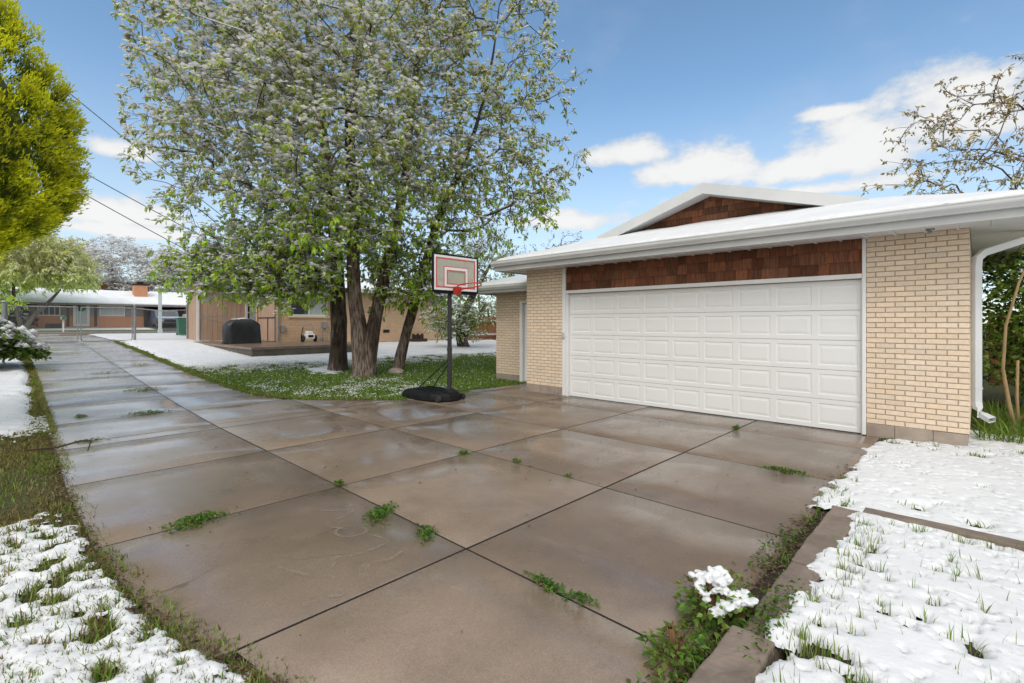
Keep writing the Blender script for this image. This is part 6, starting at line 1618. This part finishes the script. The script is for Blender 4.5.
# stump sprouting leaves at the kerb end, snow on top
def sprout(loc, label, stems, nleaf, spread, seed, snowc, hgt):
    rng = np.random.default_rng(seed); x, y = loc
    t = thing('sprouting_stump', label, 'stump', (x, y, .02), group='cut stumps by the kerb')
    for (dx, dy, h, r, lx, ly) in stems:
        mb = MB(); pts = [(x + dx, y + dy, -.02), (x + dx + lx * .5 + .006, y + dy + ly * .5, h * .55), (x + dx + lx, y + dy + ly, h)]
        trunk_mesh(mb, pts, [r * 1.15, r, r * .85], 10, .1, seed=seed + dx * 50); b = len(mb.v)
        mb.add([(p[0], p[1], p[2] + rng.uniform(-.004, .03)) for p in mb.v[-10:]] + [(x + dx + lx, y + dy + ly, h + .002)], [(i, (i + 1) % 10, 10) for i in range(10)])
        mb.build('stem', M['stump'], t, smooth=False)
    n = nleaf; a = rng.uniform(0, 6.28, n); rr = np.sqrt(rng.random(n)) * spread
    P = np.stack([x + np.cos(a) * rr * .75, y + np.sin(a) * rr * 1.1, .02 + rng.random(n) ** 1.3 * hgt], -1)
    D = norm_rows(np.stack([np.cos(a) + rng.normal(0, .6, n), np.sin(a) + rng.normal(0, .6, n), rng.uniform(-.4, .6, n)], -1))
    L = rng.uniform(.022, .058, n); cols = np.array([(.13, .25, .035), (.17, .31, .05), (.085, .17, .03), (.22, .33, .07), (.18, .19, .045)])
    V, F, T = leaf_arrays(P, D, L, L * .62, cols[rng.integers(0, 5, n)] * rng.uniform(.65, 1.3, (n, 1)), norm_rows(rng.normal(0, .6, (n, 3)) + UPV), .15, .1)
    np_obj('leaves', V, F, M['leaf'], t, tint=T)
    mb = MB()
    for k in range(46):
        j = rng.integers(0, n); b = np.array([x + rng.normal(0, spread * .25), y + rng.normal(0, spread * .3), .0]); mb.tube([b, (b + P[j]) / 2 + np.array([rng.normal(0, .01), rng.normal(0, .01), .01]), P[j]], [.0028, .0022, .0012], 4, cap=False)
    mb.build('shoots', pm('green_shoots', (.11, .13, .03), (.16, .12, .05), 20, .7), t, fixn=False)
    # one sagging lump of snow grown from many small flattened pads
    pc = np.array([(x + a, y + b, c) for a, b, c, d in snowc if c > .09]); pr_ = np.array([d for a, b, c, d in snowc if c > .09])
    mbs = MB()
    if len(pc):
        for q in range(420):
            k = rng.integers(0, len(pc)); o_ = pc[k] + rng.normal(0, 1, 3) * np.array([.6, .6, .14]) * pr_[k]
            if rng.random() < .7:
                k2 = int(np.argsort(((pc - pc[k]) ** 2).sum(1))[min(len(pc) - 1, rng.integers(1, 4))]); t_ = rng.random(); o_ = o_ * (1 - t_) + pc[k2] * t_ + np.array([0, 0, -.012 * math.sin(3.14 * t_)])
            rq = rng.uniform(.006, .017); cc = Vector(o_)
            prof = [(max(.001, math.cos(-1.57 + 3.14 * i / 6) * rq * 1.3), math.sin(-1.57 + 3.14 * i / 6) * rq * .8) for i in range(7)]
            base_ = len(mbs.v); mbs.lathe(prof, cc, 9)
            for i in range(base_, len(mbs.v)):
                v = Vector(mbs.v[i]); mbs.v[i] = tuple(cc + (v - cc) * (1 + .4 * mnoise.noise(v * 40)))
        so = mbs.build('snow_cap', M['snow'], t, smooth=True); so['kind'] = 'stuff'
        rm = so.modifiers.new('merge', 'REMESH'); rm.mode = 'VOXEL'; rm.voxel_size = .0042; rm.use_smooth_shade = True
        s2 = so.modifiers.new('soften', 'SMOOTH'); s2.iterations = 9; s2.factor = .5
        tx = bpy.data.textures.new('snow_grain', 'CLOUDS'); tx.noise_scale = .022; tx.noise_depth = 3
        dm = so.modifiers.new('grain', 'DISPLACE'); dm.texture = tx; dm.strength = .010; dm.mid_level = .55
    return t
sprout((-.985, 2.52), 'clump of cut brown stems with leaves under a cap of snow', [(0, 0, .20, .020, -.02, .01), (.03, .03, .22, .024, .0, .02), (-.02, -.04, .15, .013, -.03, -.01), (.05, -.02, .16, .014, .02, 0), (.09, .06, .10, .03, .02, .01)], 330, .20, 71,
    [(-.035, -.01, .222, .036), (.02, .03, .245, .040), (.0, .06, .25, .030), (.05, .02, .225, .034), (.045, -.025, .195, .030), (-.06, .02, .21, .026), (.10, .02, .175, .030), (.13, .0, .165, .034), (.13, .05, .16, .028), (.10, -.05, .15, .022), (.16, .03, .15, .024), (.045, -.09, .10, .028), (.06, -.075, .115, .022), (-.02, -.07, .17, .014), (.12, .12, .15, .02), (.17, .10, .13, .02), (-.06, -.03, .185, .018)], .17)
sprout((-1.0, 2.10), 'short split brown stem among low leaves nearest the viewer', [(0, 0, .15, .017, -.01, 0), (.02, .01, .11, .012, .015, 0)], 170, .15, 72,
    [(.05, .10, .05, .022), (.07, .07, .045, .02), (-.10, -.06, .02, .025), (-.13, -.07, .02, .022), (.03, -.04, .03, .02), (.08, .13, .06, .018)], .10)
# fill snow crumbs and herbs between kerb and bed
def herb_strip():
    rng = np.random.default_rng(90); n = 1000
    yy = rng.uniform(1.6, 4.2, n); xx = rng.normal(-.93, .06, n) + .10 * (yy < 2.7) * rng.random(n); k = (fbm(xx, yy, 3, 3) > .42) | (yy < 2.8); xx, yy = xx[k], yy[k]; n = len(xx)
    P = np.stack([xx, yy, .02 + rng.random(n) ** 2 * .07], -1)
    m = 520; P = np.concatenate([P, np.stack([-.66 - np.abs(rng.normal(0, .09, m)), rng.normal(2.62, .20, m), .075 + rng.random(m) ** 2 * .08], -1)]); n += m
    D = norm_rows(np.stack([rng.normal(0, 1, n), rng.normal(0, 1, n), rng.uniform(-.2, .8, n)], -1)); L = rng.uniform(.014, .04, n)
    cols = np.array([(.10, .20, .035), (.15, .26, .05), (.07, .13, .025), (.19, .17, .055)])
    V, F, T = leaf_arrays(P, D, L, L * .5, cols[rng.integers(0, 4, n)] * rng.uniform(.6, 1.2, (n, 1)), norm_rows(rng.normal(0, .5, (n, 3)) + UPV))
    tag(np_obj('undergrowth', V, F, M['leaf'], tint=T), 'small leafy herbs filling the gap along the kerb', kind='stuff')
herb_strip()
# a bent twig on the left edge
mb = MB(); mb.tube([(-8.05, .15, .05), (-7.85, .42, .07), (-7.75, .62, .13), (-7.62, .70, .14), (-7.50, .66, .05)], [.012, .011, .01, .009, .006], 6)
tag(mb.build('bent_twig', M['dark_wood']), 'bent dark twig lying over the left driveway edge', 'twig')

for (a, b, lab, s_) in [((-24.69, -1.51, 12.67), (-24.35, 7.83, 5.5), 'overhead cable, highest of the three beside the cypress', .1), ((-24.69, -1.51, 9.19), (-24.35, 7.83, 4.4), 'overhead cable, thin middle one of the three beside the cypress', .1), ((-24.69, -1.51, 8.52), (-24.35, 7.83, 3.4), 'overhead cable, lowest of the three beside the cypress', .12)]:
    cable(lab, a, b, s_)
# ================================================================== sky, sun, camera
SUN = Vector((.42, -.72, .95)).normalized()
world = bpy.data.worlds.new('World'); scene.world = world; world.use_nodes = True
nt = world.node_tree; nt.nodes.clear()
out = nt.nodes.new('ShaderNodeOutputWorld'); bg = nt.nodes.new('ShaderNodeBackground'); bg.inputs['Strength'].default_value = .15
sky = nt.nodes.new('ShaderNodeTexSky'); sky.sky_type = 'NISHITA'; sky.sun_disc = False
sky.sun_elevation = math.asin(SUN.z); sky.sun_rotation = math.atan2(SUN.x, SUN.y); sky.air_density = 1.0; sky.dust_density = .6; sky.ozone_density = 1.2; sky.altitude = 1300
tc = nt.nodes.new('ShaderNodeTexCoord'); sp = nt.nodes.new('ShaderNodeSeparateXYZ'); nt.links.new(tc.outputs['Generated'], sp.inputs[0])
x, y, z = sp.outputs
el = mth(nt, 'ARCSINE', z); az = mth(nt, 'ARCTAN2', y, x)        # azimuth from +x
nv = nt.nodes.new('ShaderNodeMapping'); nv.inputs['Scale'].default_value = (1, 1, 1.7); nt.links.new(tc.outputs['Generated'], nv.inputs['Vector'])
n1 = noi(nt, nv.outputs[0], 9.5, 10, .62); n2 = noi(nt, nv.outputs[0], 2.1, 4, .5)
def ang(px, py):
    u = (px - 512) / 485; d = (FXY[0] + u * RXY[0], FXY[1] + u * RXY[1]); h = (323 - py) / 485
    return math.atan2(d[1], d[0]), math.atan2(h, math.hypot(*d))
YAW = math.radians(43.8); FXY = (-math.sin(YAW), math.cos(YAW)); RXY = (math.cos(YAW), math.sin(YAW))
# cumulus banks given as azimuth / elevation (degrees) with half widths
BANKS = [(ang(705, 172), .13, .050), (ang(862, 152), .14, .080), (ang(945, 120), .11, .09), (ang(632, 155), .11, .032), (ang(800, 170), .08, .045), (ang(575, 222), .16, .030), (ang(120, 152), .07, .022), (ang(110, 215), .14, .035), (ang(130, 232), .2, .02),
         (ang(780, 195), .3, .02), (ang(970, 85), .06, .02), (ang(835, 113), .07, .018)]
BANKS += [((a, e), w, h) for a, e, w, h in [(-1.2, .45, .5, .2), (.1, .5, .4, .2), (-2.4, .4, .5, .15), (-.5, .25, .5, .1), (-1.9, .2, .5, .08), (2.9, .8, .3, .15), (-.2, .95, .5, .2), (-2.0, .9, .6, .25)]]
best = None
for (a0, e0), wa, we in BANKS:
    dx = mth(nt, 'DIVIDE', mth(nt, 'SUBTRACT', az, a0), wa); dy = mth(nt, 'DIVIDE', mth(nt, 'SUBTRACT', el, e0), we)
    # flatter base: below the centre the falloff is steeper
    dy = mth(nt, 'MULTIPLY', dy, mth(nt, 'MULTIPLY_ADD', mth(nt, 'LESS_THAN', dy, 0.0), .6, 1.0))
    q = mth(nt, 'SUBTRACT', 1.0, mth(nt, 'SQRT', mth(nt, 'ADD', mth(nt, 'MULTIPLY', dx, dx), mth(nt, 'MULTIPLY', dy, dy))))
    best = q if best is None else mth(nt, 'SMOOTH_MAX', best, q, .3)
best = mth(nt, 'MAXIMUM', best, -1.0)
f = mth(nt, 'ADD', mth(nt, 'MULTIPLY', best, .85), mth(nt, 'MULTIPLY', mth(nt, 'SUBTRACT', n1, .5), 2.0))
cm = mth(nt, 'MULTIPLY', ramp(nt, f, -.16, .46), .96)
haze = mth(nt, 'MULTIPLY', ramp(nt, el, .46, .0), .66)
wis = mth(nt, 'MULTIPLY', ramp(nt, mth(nt, 'ADD', n2, mth(nt, 'MULTIPLY', n1, .4)), .68, .95), .15)
cm = mth(nt, 'MAXIMUM', cm, mth(nt, 'ADD', haze, wis), clamp=True)
# unseen broken overcast added overhead and behind the viewer for neutral fill light
back = mth(nt, 'ADD', mth(nt, 'MULTIPLY', x, FXY[0]), mth(nt, 'MULTIPLY', y, FXY[1]))
over = mth(nt, 'MAXIMUM', ramp(nt, back, .12, -.30), ramp(nt, el, .78, 1.02))
over = mth(nt, 'MULTIPLY', over, ramp(nt, n1, .28, .50))
cm = mth(nt, 'MAXIMUM', cm, over, clamp=True)
shade = ramp(nt, mth(nt, 'ADD', f, mth(nt, 'MULTIPLY', n2, .35)), .15, .85)
ccol = mixc(nt, shade, (4.6, 4.8, 5.0), (6.2, 6.15, 6.05))
ccol = mixc(nt, over, ccol, (9.6, 9.35, 8.9))
skyc = mixc(nt, 1.0, sky.outputs[0], (1.30, 1.46, 1.40), 'MULTIPLY')
col = mixc(nt, cm, skyc, ccol)
nt.links.new(col, bg.inputs['Color']); nt.links.new(bg.outputs[0], out.inputs[0])

sun = bpy.data.lights.new('sun', 'SUN'); sun.energy = 1.35; sun.angle = math.radians(22); sun.color = (1, .96, .90)
so = bpy.data.objects.new('sun', sun); COL.objects.link(so); so.rotation_euler = SUN.to_track_quat('Z', 'Y').to_euler()

cam = bpy.data.cameras.new('camera'); co = bpy.data.objects.new('camera', cam); COL.objects.link(co)
cam.sensor_fit = 'HORIZONTAL'; cam.sensor_width = 36; cam.lens = 36 * 485 / 1024
cam.shift_y = -(341.5 - 323) / 1024; cam.clip_start = .05; cam.clip_end = 3000
co.location = (0, 0, 1.54); co.rotation_euler = (math.radians(90), 0, YAW)
scene.camera = co
scene.view_settings.view_transform = 'Standard'; scene.view_settings.look = 'None'; scene.view_settings.exposure = 0; scene.view_settings.gamma = 1
scene.cycles.use_denoising = True
scene.cycles.max_bounces = 6; scene.cycles.diffuse_bounces = 3; scene.cycles.glossy_bounces = 3; scene.cycles.transparent_max_bounces = 8
scene.cycles.sample_clamp_indirect = 6
scene.cycles.caustics_reflective = False; scene.cycles.caustics_refractive = False
